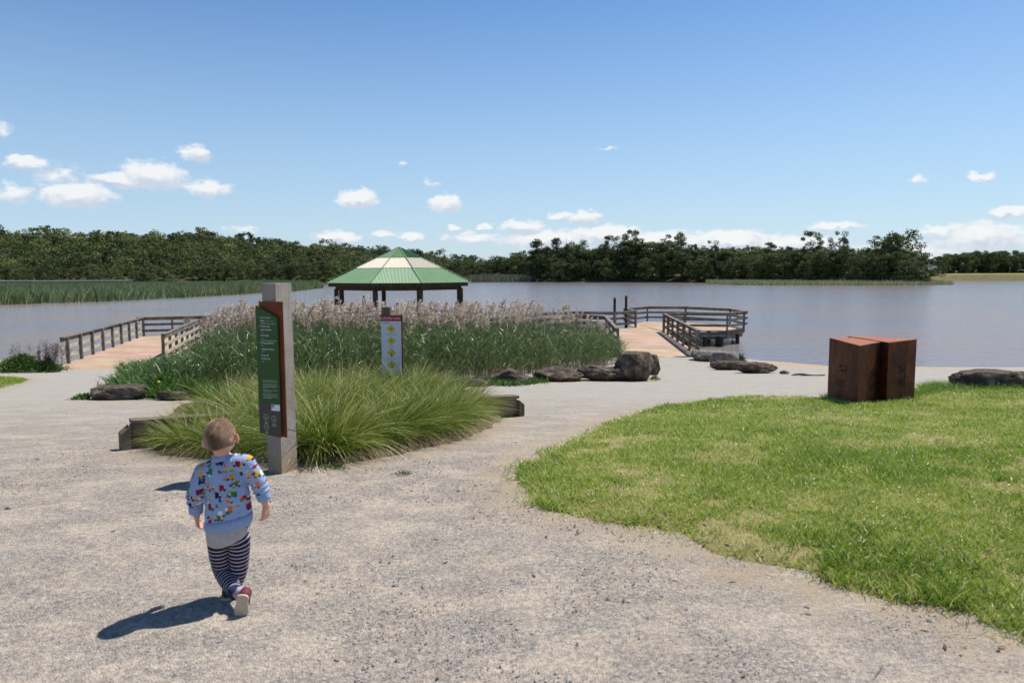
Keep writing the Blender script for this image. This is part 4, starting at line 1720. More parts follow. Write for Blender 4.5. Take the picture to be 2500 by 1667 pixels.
# front normal of the panel
nrm = Vector((math.cos(pang-math.pi/2), math.sin(pang-math.pi/2), 0))
wdir = Vector((math.cos(pang), math.sin(pang), 0))
PWID = .20
# rust plate (local coords along wdir: 0 = near edge next to the post's corner)
near = Vector((0, 0, 0))+nrm*.012+wdir*.078


def pan_pt(s, z, out):
    """s: distance from the near edge back along the panel"""
    return near-wdir*s+nrm*out+Vector((0, 0, z))


def slab(poly, o0, o1, name, material, parent):
    n = len(poly)
    vs = [pan_pt(s, z, o0) for s, z in poly]+[pan_pt(s, z, o1) for s, z in poly]
    fs = [tuple(range(n)), tuple(range(2*n-1, n-1, -1))]+[(i, n+i, n+(i+1) % n, (i+1) % n) for i in range(n)]
    mm_ = MB().add(vs, fs)
    o = mm_.build(name, material, parent)
    me = o.data
    bm = bmesh.new()
    bm.from_mesh(me)
    bmesh.ops.recalc_face_normals(bm, faces=bm.faces)
    bm.to_mesh(me)
    bm.free()
    return o


PW = .215
slab([(0, zB+.0), (PW+.02, zB+.03), (PW+.02, zT), (0, zT)], 0, .006, 'rust_plate', MATS['rust_plate'], e)
g0 = zT-.11
gp = slab([(.035, zB+.005), (PW+.035, zB+.03), (PW+.035, zT-.03), (.035, zT-.13)], .030, .036, 'sign_panel', MATS['sign_green'], e)
# short spacers between plate and panel
mm_ = MB()
for s, z in ((.07, zB+.1), (.19, zB+.1), (.07, zT-.25), (.19, zT-.2), (.07, (zB+zT)/2), (.19, (zB+zT)/2)):
    mm_.tube([pan_pt(s, z, .006), pan_pt(s, z, .030)], .008, 8)
mm_.build('spacer', MATS['steel'], e)
slab([(.035, zB+.0055), (PW+.035, zB+.0305), (PW+.035, zB+.29), (.035, zB+.285)], .0365, .0375, 'dark_panel', MATS['sign_brown'], gp)


def text_mesh(txt, size, align='LEFT', ext=.0004):
    cu = bpy.data.curves.new('t', 'FONT')
    cu.body = txt
    cu.size = size
    cu.align_x = align
    cu.extrude = ext
    cu.resolution_u = 2
    ob = bpy.data.objects.new('t', cu)
    COL.objects.link(ob)
    dg = bpy.context.evaluated_depsgraph_get()
    dg.update()
    me = bpy.data.meshes.new_from_object(ob.evaluated_get(dg))
    bpy.data.objects.remove(ob)
    bpy.data.curves.remove(cu)
    return me


def letter(name, lines, M4, material, parent):
    """lines: (text, x, y, size, align) in the plane of M4; one mesh"""
    bm = bmesh.new()
    for txt, x, y, s, al in lines:
        me = text_mesh(txt, s, al)
        me.transform(Matrix.Translation((x, y, 0)))
        bm.from_mesh(me)
        bpy.data.meshes.remove(me)
    me = bpy.data.meshes.new(name)
    bm.to_mesh(me)
    bm.free()
    me.transform(M4)
    me.materials.clear()
    me.materials.append(material)
    return link(name, me, parent)


# plane of the panel: x runs from the far edge to the near edge, y up
o_ = pan_pt(PW+.035, 0, .0375)
PM = Matrix((( wdir.x, 0, nrm.x, o_.x), (wdir.y, 0, nrm.y, o_.y), (0, 1, 0, o_.z), (0, 0, 0, 1)))
tz = zT-.15
hgt = zT-zB
k_ = hgt/1.30


def ty(f):       # fraction down the panel as measured between y=736 and y=1066
    return zT-(f-736)/330*hgt


o2 = PM
sz = .0235*k_
LN = [('Lake Circuit', .045, ty(776), sz, 'LEFT'), ('Walk', .045, ty(784), sz, 'LEFT'), ('Toilets and', .045, ty(797), sz, 'LEFT'), ('main facilities', .045, ty(805), sz, 'LEFT'),
      ('Hill Climb', .045, ty(819), sz, 'LEFT'), ('Fishing platform', .045, ty(837), sz, 'LEFT'), ('Wetlands Walk', .045, ty(852), sz, 'LEFT'),
      ('Dogs off', .045, ty(867), sz, 'LEFT'), ('Leash area', .045, ty(875), sz, 'LEFT')]
letter('lettering', LN, o2, MATS['ink_white'], gp)
LN2 = [('2.5km loop', .10, ty(784), sz*.9, 'LEFT'), ('\u2190 \u2192', .008, ty(776), sz, 'LEFT'), ('\u2192', .02, ty(797), sz*1.2, 'LEFT'), ('\u2190', .02, ty(837), sz*1.2, 'LEFT'),
       ('150m', .045, ty(811), sz*.75, 'LEFT'), ('300m', .045, ty(826), sz*.75, 'LEFT'), ('70m', .045, ty(843), sz*.75, 'LEFT'), ('200m', .045, ty(858), sz*.75, 'LEFT'), ('250m', .045, ty(882), sz*.75, 'LEFT')]
letter('small_lettering', LN2, o2, MATS['ink_pale'], gp)
mm_ = MB()


def pbar(x0, x1, z0, z1, M_=None, mb=None):
    mb = mb or mm_
    vs = [PM @ Vector(v) for v in ((x0, z0, .0002), (x1, z0, .0002), (x1, z1, .0002), (x0, z1, .0002), (x0, z0, .0008), (x1, z0, .0008), (x1, z1, .0008), (x0, z1, .0008))]
    mb.add(vs, [(3, 2, 1, 0), (4, 5, 6, 7), (0, 1, 5, 4), (1, 2, 6, 5), (2, 3, 7, 6), (3, 0, 4, 7)])


pbar(.045, .20, ty(789), ty(788.3))
pbar(.045, .20, ty(830), ty(829.3))
mm_.build('divider_line', MATS['ink_white'], gp)
mm_ = MB()
rr_ = random.Random(3)
for f, frac in ((926, 1), (929.5, 1), (935, 1), (938.5, 1), (942, .9), (945.5, .3), (950, 1), (953.5, .65), (959, 1), (962.5, .95), (966, 1), (969.5, .6)):
    x = .05
    while x < .05+.14*frac:
        wdt = rr_.uniform(.008, .022)
        pbar(x, min(x+wdt, .05+.145*frac), ty(f)-.0025, ty(f)+.0025)
        x += wdt+.004
mm_.build('fine_print', MATS['ink_pale'], gp)
mm_ = MB()
pbar(.125, .212, ty(999), ty(984))
mm_.build('logo_plate', MATS['ink_white'], gp)
mm_ = MB()
vs = [PM @ Vector(v) for v in ((.125, ty(990), .0012), (.125, ty(984.3), .0012), (.165, ty(985.5), .0012), (.15, ty(990.5), .0012))]
mm_.add(vs, [(0, 3, 2, 1)])
mm_.build('logo_blue', MATS['ink_blue'], gp)
mm_ = MB()
vs = [PM @ Vector(v) for v in ((.125, ty(996), .0013), (.125, ty(991), .0013), (.148, ty(991), .0013))]
mm_.add(vs, [(0, 2, 1)])
mm_.build('logo_green', MATS['ink_green'], gp)


def icon(cx, cz, r, kind, mb):
    n = 20
    for i in range(n):
        a0, a1 = 2*math.pi*i/n, 2*math.pi*(i+1)/n
        vs = [PM @ Vector((cx+rr*math.cos(a), cz+rr*math.sin(a), .0015)) for rr, a in ((r, a0), (r, a1), (r*.86, a1), (r*.86, a0))]
        mb.add(vs, [(0, 1, 2, 3)])

    def bar(x0, y0, x1, y1, w=.16):
        d = Vector((x1-x0, y1-y0))
        d.normalize()
        s = Vector((-d.y, d.x))*w*r/2
        a, b = Vector((cx+x0*r, cz+y0*r)), Vector((cx+x1*r, cz+y1*r))
        mb.add([PM @ Vector((v.x, v.y, .0015)) for v in (a-s, b-s, b+s, a+s)], [(0, 1, 2, 3)])
    if kind == 0:
        for l in ((-.2, .6, -.15, .4), (-.2, .35, -.1, -.1), (-.1, -.1, .3, -.15), (.3, -.15, .45, -.5), (-.35, -.1, -.2, -.5), (-.2, -.5, .15, -.5)):
            bar(*l)
    elif kind == 1:
        for l in ((-.1, .6, 0, .45), (0, .35, .05, -.1), (.05, -.1, .3, -.3), (-.35, -.25, -.2, -.55), (-.2, -.55, .4, -.5), (0, .1, -.3, .0)):
            bar(*l)
    else:
        for l in ((-.5, .1, .2, .15), (.2, .15, .5, .4), (-.35, .1, -.4, -.4), (.15, .1, .2, -.4), (-.5, .1, -.6, .4)):
            bar(*l)


mm_ = MB()
for cx_, f, kd in ((.072, 1016, 0), (.150, 1019, 1), (.072, 1040, 2)):
    icon(cx_, ty(f), .027, kd, mm_)
    for q in range(2 if kd != 1 else 3):
        vs = [PM @ Vector(v) for v in ((cx_-.018, ty(f+12+q*3.2)-.003, .0015), (cx_+.018, ty(f+12+q*3.2)-.003, .0015), (cx_+.018, ty(f+12+q*3.2)+.002, .0015), (cx_-.018, ty(f+12+q*3.2)+.002, .0015))]
        mm_.add(vs, [(0, 1, 2, 3)])
mm_.build('pictogram', MATS['ink_pale'], gp)
tag(e, 'square grey timber post with a slim green wayfinding panel on a rusty plate', 'sign post')

# ------------------------------------------------------------------ warning sign
ys_ = 11.0
sb = PD(958, 1000, ys_)
sb.z = Hs(sb.x, sb.y)
e = empty('warning_sign', (sb.x, sb.y, sb.z), R(-7))
pt_ = PD(941, 750, ys_).z-sb.z
pw_ = .135
MB().box((PD(941, 800, ys_).x-sb.x, .07, pt_/2-.1), (pw_, .09, pt_+.2)).build('post', MATS['aged_wood'], e, bevel=.005)
ztp = PD(957, 769, ys_).z-sb.z
zbt = PD(957, 912, ys_).z-sb.z
x0 = PD(929, 800, ys_).x-sb.x
x1 = PD(981, 800, ys_).x-sb.x
cxs, wds, hts = (x0+x1)/2, (x1-x0), ztp-zbt
MB().box((cxs+.008, .012, (ztp+zbt)/2), (wds+.012, .022, hts)).build('backing_board', MATS['sign_dark_red'], e)
bd = MB().box((cxs, -.002, (ztp+zbt)/2), (wds-.01, .004, hts-.004)).build('board', MATS['sign_white'], e)
MB().box((cxs, -.0055, ztp-.048), (wds-.01, .003, .092)).build('header_band', MATS['sign_red'], bd)
SM = Matrix(((1, 0, 0, cxs), (0, 0, -1, -.0072), (0, 1, 0, 0), (0, 0, 0, 1)))


def sy(f):
    return ztp-(f-769)/143*hts


letter('title', [('Lillydale Lake', 0, sy(779.4), .056, 'CENTER')], SM, MATS['sign_white'], bd)
SM2 = Matrix(((1, 0, 0, cxs), (0, 0, -1, -.0045), (0, 1, 0, 0), (0, 0, 0, 1)))
letter('warning_word', [('WARNING', -wds*.40, sy(788.2), .022, 'LEFT')], SM2, MATS['sign_red'], bd)
letter('caption', [('SWIMMING NOT ADVISED', 0, sy(817), .0155, 'CENTER'), ('CURRENTS', 0, sy(846.3), .0155, 'CENTER'), ('SHALLOW WATER', 0, sy(876), .0155, 'CENTER'), ('SLIPPERY AREA', 0, sy(905.3), .0155, 'CENTER')], SM2, MATS['ink_black'], bd)
MB().box((cxs, -.0045, sy(789.3)), (wds*.82, .001, .002)).build('rule_line', MATS['sign_red'], bd)


def picto(mb, cz, strokes, fills=()):
    r = .052
    for (a, b, c, d, w) in strokes:
        v = Vector((c-a, d-b))
        v.normalize()
        s = Vector((-v.y, v.x))*w*r/2
        p, q = Vector((a*r, b*r)), Vector((c*r, d*r))
        mb.add([(cxs+k.x, -.0075, cz+k.y) for k in (p-s, q-s, q+s, p+s)], [(0, 1, 2, 3)])
    for f in fills:
        mb.add([(cxs+a*r, -.0075, cz+b*r) for a, b in f], [tuple(range(len(f)))])


for f, st, fl in ((802.5, [(-.35, .35, .0, .2, .14), (0, .2, .25, .15, .16), (.1, .15, -.1, -.05, .14), (-.1, -.05, -.45, -.1, .16), (-.1, -.05, .05, -.25, .12), (.35, .15, .55, .05, .22), (-.5, -.35, .5, -.3, .06)], []),
                  (832, [(-.3, .35, -.05, .05, .12), (.3, .35, .05, .05, .12), (0, .2, 0, -.2, .26), (-.5, -.2, .1, -.05, .07), (.1, -.05, .6, -.35, .09)], []),
                  (861, [(-.6, .15, .5, .2, .05), (.35, .45, -.05, -.15, .15), (-.05, -.15, -.2, -.3, .12), (.05, .1, -.25, .0, .08)], [[(-.45, -.5), (.45, -.5), (0, -.95)]]),
                  (890, [(-.05, .5, .05, .35, .22), (0, .4, .05, 0, .18), (-.35, .15, .3, .3, .1), (.05, 0, .35, -.25, .12), (.05, 0, -.25, -.25, .12)], [[(-.5, -.45), (.5, -.45), (0, -.95)]])):
    cz = sy(f)
    r = .066
    dm = MB()
    dm.add([(cxs, -.005, cz-r), (cxs+r, -.005, cz), (cxs, -.005, cz+r), (cxs-r, -.005, cz)], [(0, 1, 2, 3)])
    sg = dm.build('hazard_diamond', MATS['ink_black'], bd)
    dm = MB()
    r *= .92
    dm.add([(cxs, -.0062, cz-r), (cxs+r, -.0062, cz), (cxs, -.0062, cz+r), (cxs-r, -.0062, cz)], [(0, 1, 2, 3)])
    dm.build('yellow_field', MATS['sign_yellow'], bd)
    mb_ = MB()
    picto(mb_, cz, st, fl)
    mb_.build('pictogram', MATS['ink_black'], bd)
tag(e, 'white warning board with red header and four yellow diamonds on a timber post', 'sign')

# ------------------------------------------------------------------ timber retaining wall behind the tussocks
wa = G(319, 1094)
wb = G(1259, 1015)
e = empty('timber_wall', (wa.x, wa.y, wa.z))
W = Matrix.Translation(e.location)
seg = []
n_w = 3
for i in range(n_w+1):
    t = i/n_w
    p = Vector((wa.x, wa.y, 0)).lerp(Vector((wb.x, wb.y, 0)), t)
    seg.append(p)
for i in range(n_w):
    a, b = seg[i], seg[i+1]
    za_, zb_ = Hs(a.x, a.y), Hs(b.x, b.y)
    for k, (h0, th) in enumerate(((.065, .125), (.195, .125))):
        MB().beam(a+Vector((0, .0, za_+h0)), b+Vector((0, .0, zb_+h0)), .06, th).build('sleeper_board', MATS['aged_wood'], e, bevel=.005, world=W)
    MB().beam(a+Vector((0, .02, za_+.282)), b+Vector((0, .02, zb_+.282)), .16, .04, e1=.01).build('cap_board', MATS['aged_wood'], e, bevel=.005, world=W)
d_ = (wb-wa)
d_.z = 0
d_.normalize()
for p, sgn in ((wa, -1), (wb, 1)):
    q = p+d_*sgn*.05
    m = MB()
    z0 = Hs(p.x, p.y)
    s = Vector((-d_.y, d_.x, 0))
    hx = .045
    pr = []
    m.add([q-d_*hx*1+s*-.09+Vector((0, 0, z0-.1-q.z)), q+d_*hx+s*-.09+Vector((0, 0, z0-.1-q.z)), q+d_*hx+s*.09+Vector((0, 0, z0-.1-q.z)), q-d_*hx+s*.09+Vector((0, 0, z0-.1-q.z)),
           q-d_*hx+s*-.09+Vector((0, 0, z0+(.24 if sgn > 0 else .17)-q.z)), q+d_*hx+s*-.09+Vector((0, 0, z0+(.17 if sgn > 0 else .24)-q.z)), q+d_*hx+s*.09+Vector((0, 0, z0+(.17 if sgn > 0 else .24)-q.z)), q-d_*hx+s*.09+Vector((0, 0, z0+(.24 if sgn > 0 else .17)-q.z))],
          [(3, 2, 1, 0), (4, 5, 6, 7), (0, 1, 5, 4), (1, 2, 6, 5), (2, 3, 7, 6), (3, 0, 4, 7)])
    m.build('end_post', MATS['aged_wood'], e, bevel=.004, world=W)
tag(e, 'low weathered timber retaining wall running behind the tussock grasses', 'retaining wall')

# ------------------------------------------------------------------ rocks


def rock_mesh(seed, rough_=.28, flat=0.0, sub=5, angular=.5):
    bm = bmesh.new()
    bmesh.ops.create_icosphere(bm, subdivisions=sub, radius=1)
    r = random.Random(seed)
    # cutting planes make it blocky
    planes = []
    for i in range(9):
        n = Vector((r.uniform(-1, 1), r.uniform(-1, 1), r.uniform(-.6, 1)))
        n.normalize()
        planes.append((n, r.uniform(.62, .9)))
    if flat:
        planes.append((Vector((0, 0, 1)), flat))
    o = Vector((seed*3.7, seed*1.3, 0))
    for v in bm.verts:
        p = v.co.copy()
        for n, d in planes:
            k = p.dot(n)-d
            if k > 0:
                p -= n*k*.86
        nz = mnoise.fractal(p*1.4+o, 1, 2, 4)
        nz2 = mnoise.fractal(p*6+o, 1, 2, 4)
        p *= 1+rough_*nz*.45+.045*nz2
        v.co = p
    me = bpy.data.meshes.new('rock')
    bm.to_mesh(me)
    bm.free()
    me.polygons.foreach_set('use_smooth', [True]*len(me.polygons))
    return me


def rock(seed, pxl, pxr, pyt, pyb, label, depth=.8, material='rock', flat=0.0, rz=0.0, rough_=.28, shape=None, sink=.25, ybase=None):
    a, b = G(pxl, pyb), G(pxr, pyb)
    m = (a+b)/2
    if ybase:
        m = PD((pxl+pxr)/2, pyb, ybase)
        a = PD(pxl, pyb, ybase)
        b = PD(pxr, pyb, ybase)
    wdt = (b-a).length
    h = PD((pxl+pxr)/2, pyt, m.y+wdt*depth*.3).z-m.z
    me = rock_mesh(seed, rough_, flat)
    if shape:
        for v in me.vertices:
            v.co = shape(v.co)
    # normalise the extents
    co = np.array([v.co for v in me.vertices])
    mn, mx = co.min(0), co.max(0)
    hz = h*(1+sink)
    sx_, sy_, sz_ = wdt/(mx[0]-mn[0]), wdt*depth/(mx[1]-mn[1]), hz/(mx[2]-mn[2])
    co = (co-(mn+mx)/2)*np.array([sx_, sy_, sz_])
    co[:, 2] += hz/2-h*sink
    me.vertices.foreach_set('co', co.astype(np.float32).ravel())
    me.materials.append(MATS[material])
    me.update()
    o = link('rock', me)
    o.location = (m.x, m.y+wdt*depth*.35, m.z)
    o.rotation_euler = (0, 0, rz)
    tag(o, label, 'rock', 'rocks edging the path and the shore')
    return o


rock(1, 205, 342, 941, 976, 'flat grey slab of rock lying on the path, left of the reed bed', .75, flat=.5)
rock(2, 372, 455, 955, 977, 'low dark rock half hidden by weeds, right of the flat slab', .6, flat=.5)
rock(3, 362, 424, 876, 903, 'dark rock by the end post of the left boardwalk railing', .8)
rock(14, 545, 640, 948, 972, 'dark rock under the reeds directly left of the wayfinding post', .6)
rock(4, 1198, 1302, 897, 938, 'pointed mound of dark rock at the left end of the row along the reeds', .8, shape=lambda c: Vector((c.x, c.y, c.z*(1.25-abs(c.x+.15)*.9))))
rock(5, 1300, 1430, 893, 932, 'long rounded dark boulder, second in the row along the reeds', .7, shape=lambda c: Vector((c.x, c.y, c.z*(1-.25*max(0, -c.x)))))
rock(6, 1405, 1552, 890, 930, 'long boulder with a dished top holding litter, left of the big boulder', .7, flat=.55, shape=lambda c: Vector((c.x, c.y, c.z-(.35*math.exp(-((c.x-.1)/.35)**2) if c.z > 0 else 0))))
rock(7, 1506, 1602, 858, 930, 'biggest boulder, squared off, at the corner of the right boardwalk', .9, rough_=.18, flat=.55)
rock(8, 1574, 1614, 865, 915, 'upright boulder leaning against the right side of the biggest one', 1.3, rough_=.18, flat=.8)
rock(9, 1506, 1548, 839, 872, 'small round boulder behind the biggest one, against the boards', .9)
rock(10, 1694, 1775, 855, 882, 'pale flat rock slab at the foot of the right railing', .9, 'pale_rock', flat=.45)
rock(11, 1735, 1808, 858, 897, 'pale rough slab beside the weeds at the water, right of the railing', .8, 'pale_rock', flat=.45)
rock(12, 1736, 1835, 880, 903, 'long low grey rock at the edge of the path by the water', .5, 'rock', flat=.5)
rock(13, 1800, 1908, 884, 912, 'long smooth dark rock tapering to the right on the beach', .55, flat=.6, shape=lambda c: Vector((c.x, c.y, c.z*(1-.35*max(0, c.x)))))
rock(15, 2338, 2560, 903, 955, 'large dark furrowed rock at the right edge behind the lawn', .5, flat=.7)
rock(16, 1060, 1110, 915, 938, 'small grey rock peeping out behind the tussocks', .7)
rock(17, 1905, 1930, 904, 913, 'small stone on the beach beside the long smooth rock', .8)
rock(18, 1140, 1190, 925, 944, 'small rock between the tussocks and the pointed mound', .7)

# scrap of litter in the dished boulder
lp = P(1476, 897, -1.10)
d0 = MB()
for k in range(6):
    d0.box((random.uniform(-.18, .18), random.uniform(-.1, .1), random.uniform(0, .03)), (random.uniform(.06, .14), random.uniform(.02, .05), .008), random.uniform(0, 3))
e = d0.build('litter', MATS['white_cloth'])
gp_ = G(1476, 928)
e.location = (gp_.x, gp_.y+.38, PD(1476, 896, gp_.y+.38).z)
tag(e, 'pale scraps of litter lying in the dished top of a boulder', 'litter')

# driftwood
p = G(1971, 918)
m = MB()
pts = []
for k in range(9):
    t = k/8
    pts.append((p.x-.45+t*.95, p.y+.04*math.sin(t*5), Hs(p.x, p.y)+.03+.02*math.sin(t*7)))
m.tube(pts, [.012, .025, .03, .035, .03, .032, .03, .022, .01], 8)
o = m.build('driftwood', MATS['driftwood'], smooth=True)
tag(o, 'thin dark stick of driftwood lying on the sand left of the steel sculpture', 'driftwood')

# clods and leaves on the lawn
for i, (cx_, cy_, s, lab) in enumerate(((1985, 1003, .07, 'lump of brown soil on the lawn, in front of the left side of the sculpture'), (2375, 1008, .05, 'left of two brown clods on the lawn below the dark rock'), (2418, 1010, .075, 'right and larger of two brown clods on the lawn'),
                                        (1925, 1057, .03, 'small brown scrap on the lawn left of centre'))):
    p = G(cx_, cy_)
    me = rock_mesh(40+i, .5, sub=3)
    me.materials.append(MATS['clod'])
    o = link('clod', me)
    o.location = (p.x, p.y, p.z+.03+s*.2)
    o.scale = (s*1.3, s*.9, s*.55)
    tag(o, lab, 'clod', 'clods of soil on the lawn')


def litter_bits():
    r = np.random.default_rng(77)
    x, y = scatter([(-4, 2.3), (4, 2.3), (7, 16), (-7, 16)], 420, lambda x, y: np.where(edge_dist(x, y, lawn_poly) < .5, 1., .12), rng=r)
    n = len(x)
    az = r.uniform(0, 6.28, n)
    ll = r.random(n) < .6
    z = np.where(inpoly(x, y, lawn_poly), lz(x, y)+.03, H(x, y)+.008)
    V, Q, T = ribbons(np.stack([x, y, z], -1), updir(az, np.full(n, 1.5)), updir(az, np.full(n, 1.55)), np.where(ll, r.uniform(.02, .06, n), r.uniform(.05, .14, n)), np.where(ll, .015, .004), 2, r.random(n), side=updir(az+1.57, np.full(n, 1.45)), prof=[.5, 1, .2])
    mat('dead_leaf', [(.10, .06, .03), (.28, .18, .10), (.40, .32, .22)], rough=.9, tint='tint')
    tag(link('leaf_litter', raw_mesh('leaf_litter', V, Q, [MATS['dead_leaf']], attrs={'tint': T})), 'dead leaves and twigs scattered along the edge of the lawn', 'leaf litter', kind='stuff')


litter_bits()

# ------------------------------------------------------------------ tussock grasses


def tussock_mesh(seed, n=1500, h=.8, green=0.0):
    r = np.random.default_rng(seed)
    az = r.uniform(0, 6.28, n)
    rr = .16*np.sqrt(r.random(n))
    root = np.stack([rr*np.cos(az), rr*np.sin(az), np.full(n, -.02)], -1)
    az2 = az+r.normal(0, .5, n)
    out = r.random(n)**.75
    th0 = .05+.62*out+r.normal(0, .06, n)
    th1 = th0+.35+1.35*out*r.uniform(.7, 1.2, n)
    # the wind leans everything a little to the right
    d0_, d1_ = updir(az2, th0), updir(az2, th1)
    d1_[:, 0] += .22
    L_ = h*r.uniform(.6, 1.25, n)*(1.0+.15*out)
    w_ = r.uniform(.0036, .0085, n)
    tint = np.clip(np.where(r.random(n) < .28, r.uniform(.60, 1.05, n), r.beta(1.5, 2.8, n)*.75)-green*.22, 0, 1)
    V, Q, T = ribbons(root, d0_, d1_, L_, w_, 7, tint, prof=[.8, 1, 1, .95, .85, .7, .45, .1], rng=r)
    # tips drier than the bases, which are darkened to paint shade between clumps
    s = np.tile(np.repeat(np.arange(8)/7, 2), n)
    T = np.clip(T*.62+s*.54-.13, 0, 1)
    return raw_mesh('tussock', V, Q, [MATS['tussock']], attrs={'tint': T})


TM = [tussock_mesh(11, 1150), tussock_mesh(12, 950, .75), tussock_mesh(13, 900, .68, .6), tussock_mesh(14, 1150, .82), tussock_mesh(15, 700, .55, 1.0)]
tus = [  # px, py base, height factor, mesh, label
    (408, 1094, .52, 1, 'tussock at the left end of the bed, in front of the timber wall'), (470, 1100, .72, 0, 'tussock behind and left of the walking child'),
    (548, 1108, .8, 3, 'tussock directly behind the child\'s head'), (612, 1112, .62, 2, 'fresh green tussock at the left foot of the wayfinding post'),
    (640, 1075, .9, 0, 'tussock behind the green panel'), (742, 1118, .85, 3, 'tussock at the right foot of the wayfinding post'),
    (812, 1116, .95, 0, 'big drooping tussock in the front row right of the post'), (880, 1098, .9, 2, 'green-hearted tussock in the middle of the front row'),
    (945, 1090, .95, 1, 'tussock in the front row below the warning sign'), (1010, 1075, .95, 3, 'broad golden tussock right of the warning sign'),
    (1075, 1062, .9, 0, 'golden tussock near the right end of the bed'), (1110, 1045, .8, 1, 'tussock next to last at the right end of the bed'),
    (1140, 1028, .72, 3, 'last tussock on the right, leaning over the end of the timber wall'),
    (690, 1062, .85, 3, 'tussock close behind the wayfinding post, against the timber wall'), (795, 1054, .9, 1, 'tussock against the timber wall, left of the warning sign'), (890, 1046, .9, 0, 'tussock against the timber wall, below the warning sign'),
    (555, 1072, .8, 1, 'tussock against the timber wall, just above the child'), (975, 1042, .85, 1, 'tussock against the timber wall, right of the warning sign'),
    (500, 1040, .75, 1, 'tussock growing behind the timber wall at its left part'), (570, 1030, .85, 3, 'tussock in the back row above the child'),
    (470, 1012, .45, 4, 'small spiky tussock at the far left of the back row'), (700, 1040, .95, 1, 'tussock behind the wayfinding post'), (780, 1040, 1.0, 0, 'tussock in the back row right of the post'),
    (850, 1030, 1.0, 3, 'tussock in the back row left of the warning sign'), (925, 1020, 1.0, 1, 'tussock hiding the foot of the warning sign'),
    (1000, 1012, 1.0, 0, 'tussock in the back row right of the warning sign'), (1060, 1005, .95, 2, 'greener tussock in the back row near the right end'),
    (1080, 1000, .8, 1, 'hindmost tussock above the right end of the timber wall'), (660, 1005, .8, 0, 'tussock in the back row left of the post'),
    (740, 990, .8, 3, 'tussock at the rear edge of the bed right of the post'), (830, 980, .8, 1, 'tussock at the rear edge left of the warning sign'),
    (1010, 975, .75, 3, 'tussock at the rear edge right of the warning sign'), (905, 978, .7, 0, 'tussock at the rear edge just left of the sign post'),
    (600, 985, .6, 1, 'low tussock at the rear left edge of the bed'), (1060, 972, .65, 0, 'tussock at the rear right edge of the bed')]
first = {}
for i, (px_, py_, s, k, lab) in enumerate(tus):
    p = G(px_, py_)
    o = bpy.data.objects.new('tussock', TM[k])
    COL.objects.link(o)
    o.location = p
    hh = s*((.93 if py_ < 1045 else .86) if px_ > 560 else .76)*(1+max(0, p.y-7)*(.02 if px_ > 560 else .0))
    o.scale = (hh*1.05, hh*1.05, hh)
    o.rotation_euler = (0, 0, random.uniform(-.5, .5))
    tag(o, lab, 'grass tussock', 'tussock grasses in the planted bed')

bed = smooth_poly([tuple(G(*p)[:2]) for p in ((345, 1108), (480, 1122), (600, 1128), (760, 1135), (900, 1125), (1020, 1100), (1120, 1078), (1200, 1048), (1235, 1010), (1180, 965), (1050, 950), (800, 950), (600, 965), (440, 985), (420, 1010))])
x0, x1 = min(p[0] for p in bed), max(p[0] for p in bed)
y0, y1 = min(p[1] for p in bed), max(p[1] for p in bed)
V, Q, X, Y = grid_mesh(np.arange(x0, x1+.1, .1), np.arange(y0, y1+.1, .1), lambda x, y: H(x, y)+np.where(inpoly(x, y, bed), np.minimum(.05, edge_dist(x, y, bed)*.15)+.014+.02*vnoise(x, y, 5, 3), -.04))
kp = inpoly(V[:, 0], V[:, 1], bed)
Q = Q[kp[Q].any(1)]
o = link('planting_bed', raw_mesh('planting_bed', V, Q, [MATS['soil']], smooth=True))
tag(o, kind='structure')

# ------------------------------------------------------------------ reeds by the boardwalk


def inv_px(x, y, z):
    """world -> photo column (for reading heights off the photograph)"""
    v = CM.transposed() @ Vector((x, y, z-CAMZ))
    return 1250+F*v.x/-v.z, 833.5-F*v.y/-v.z


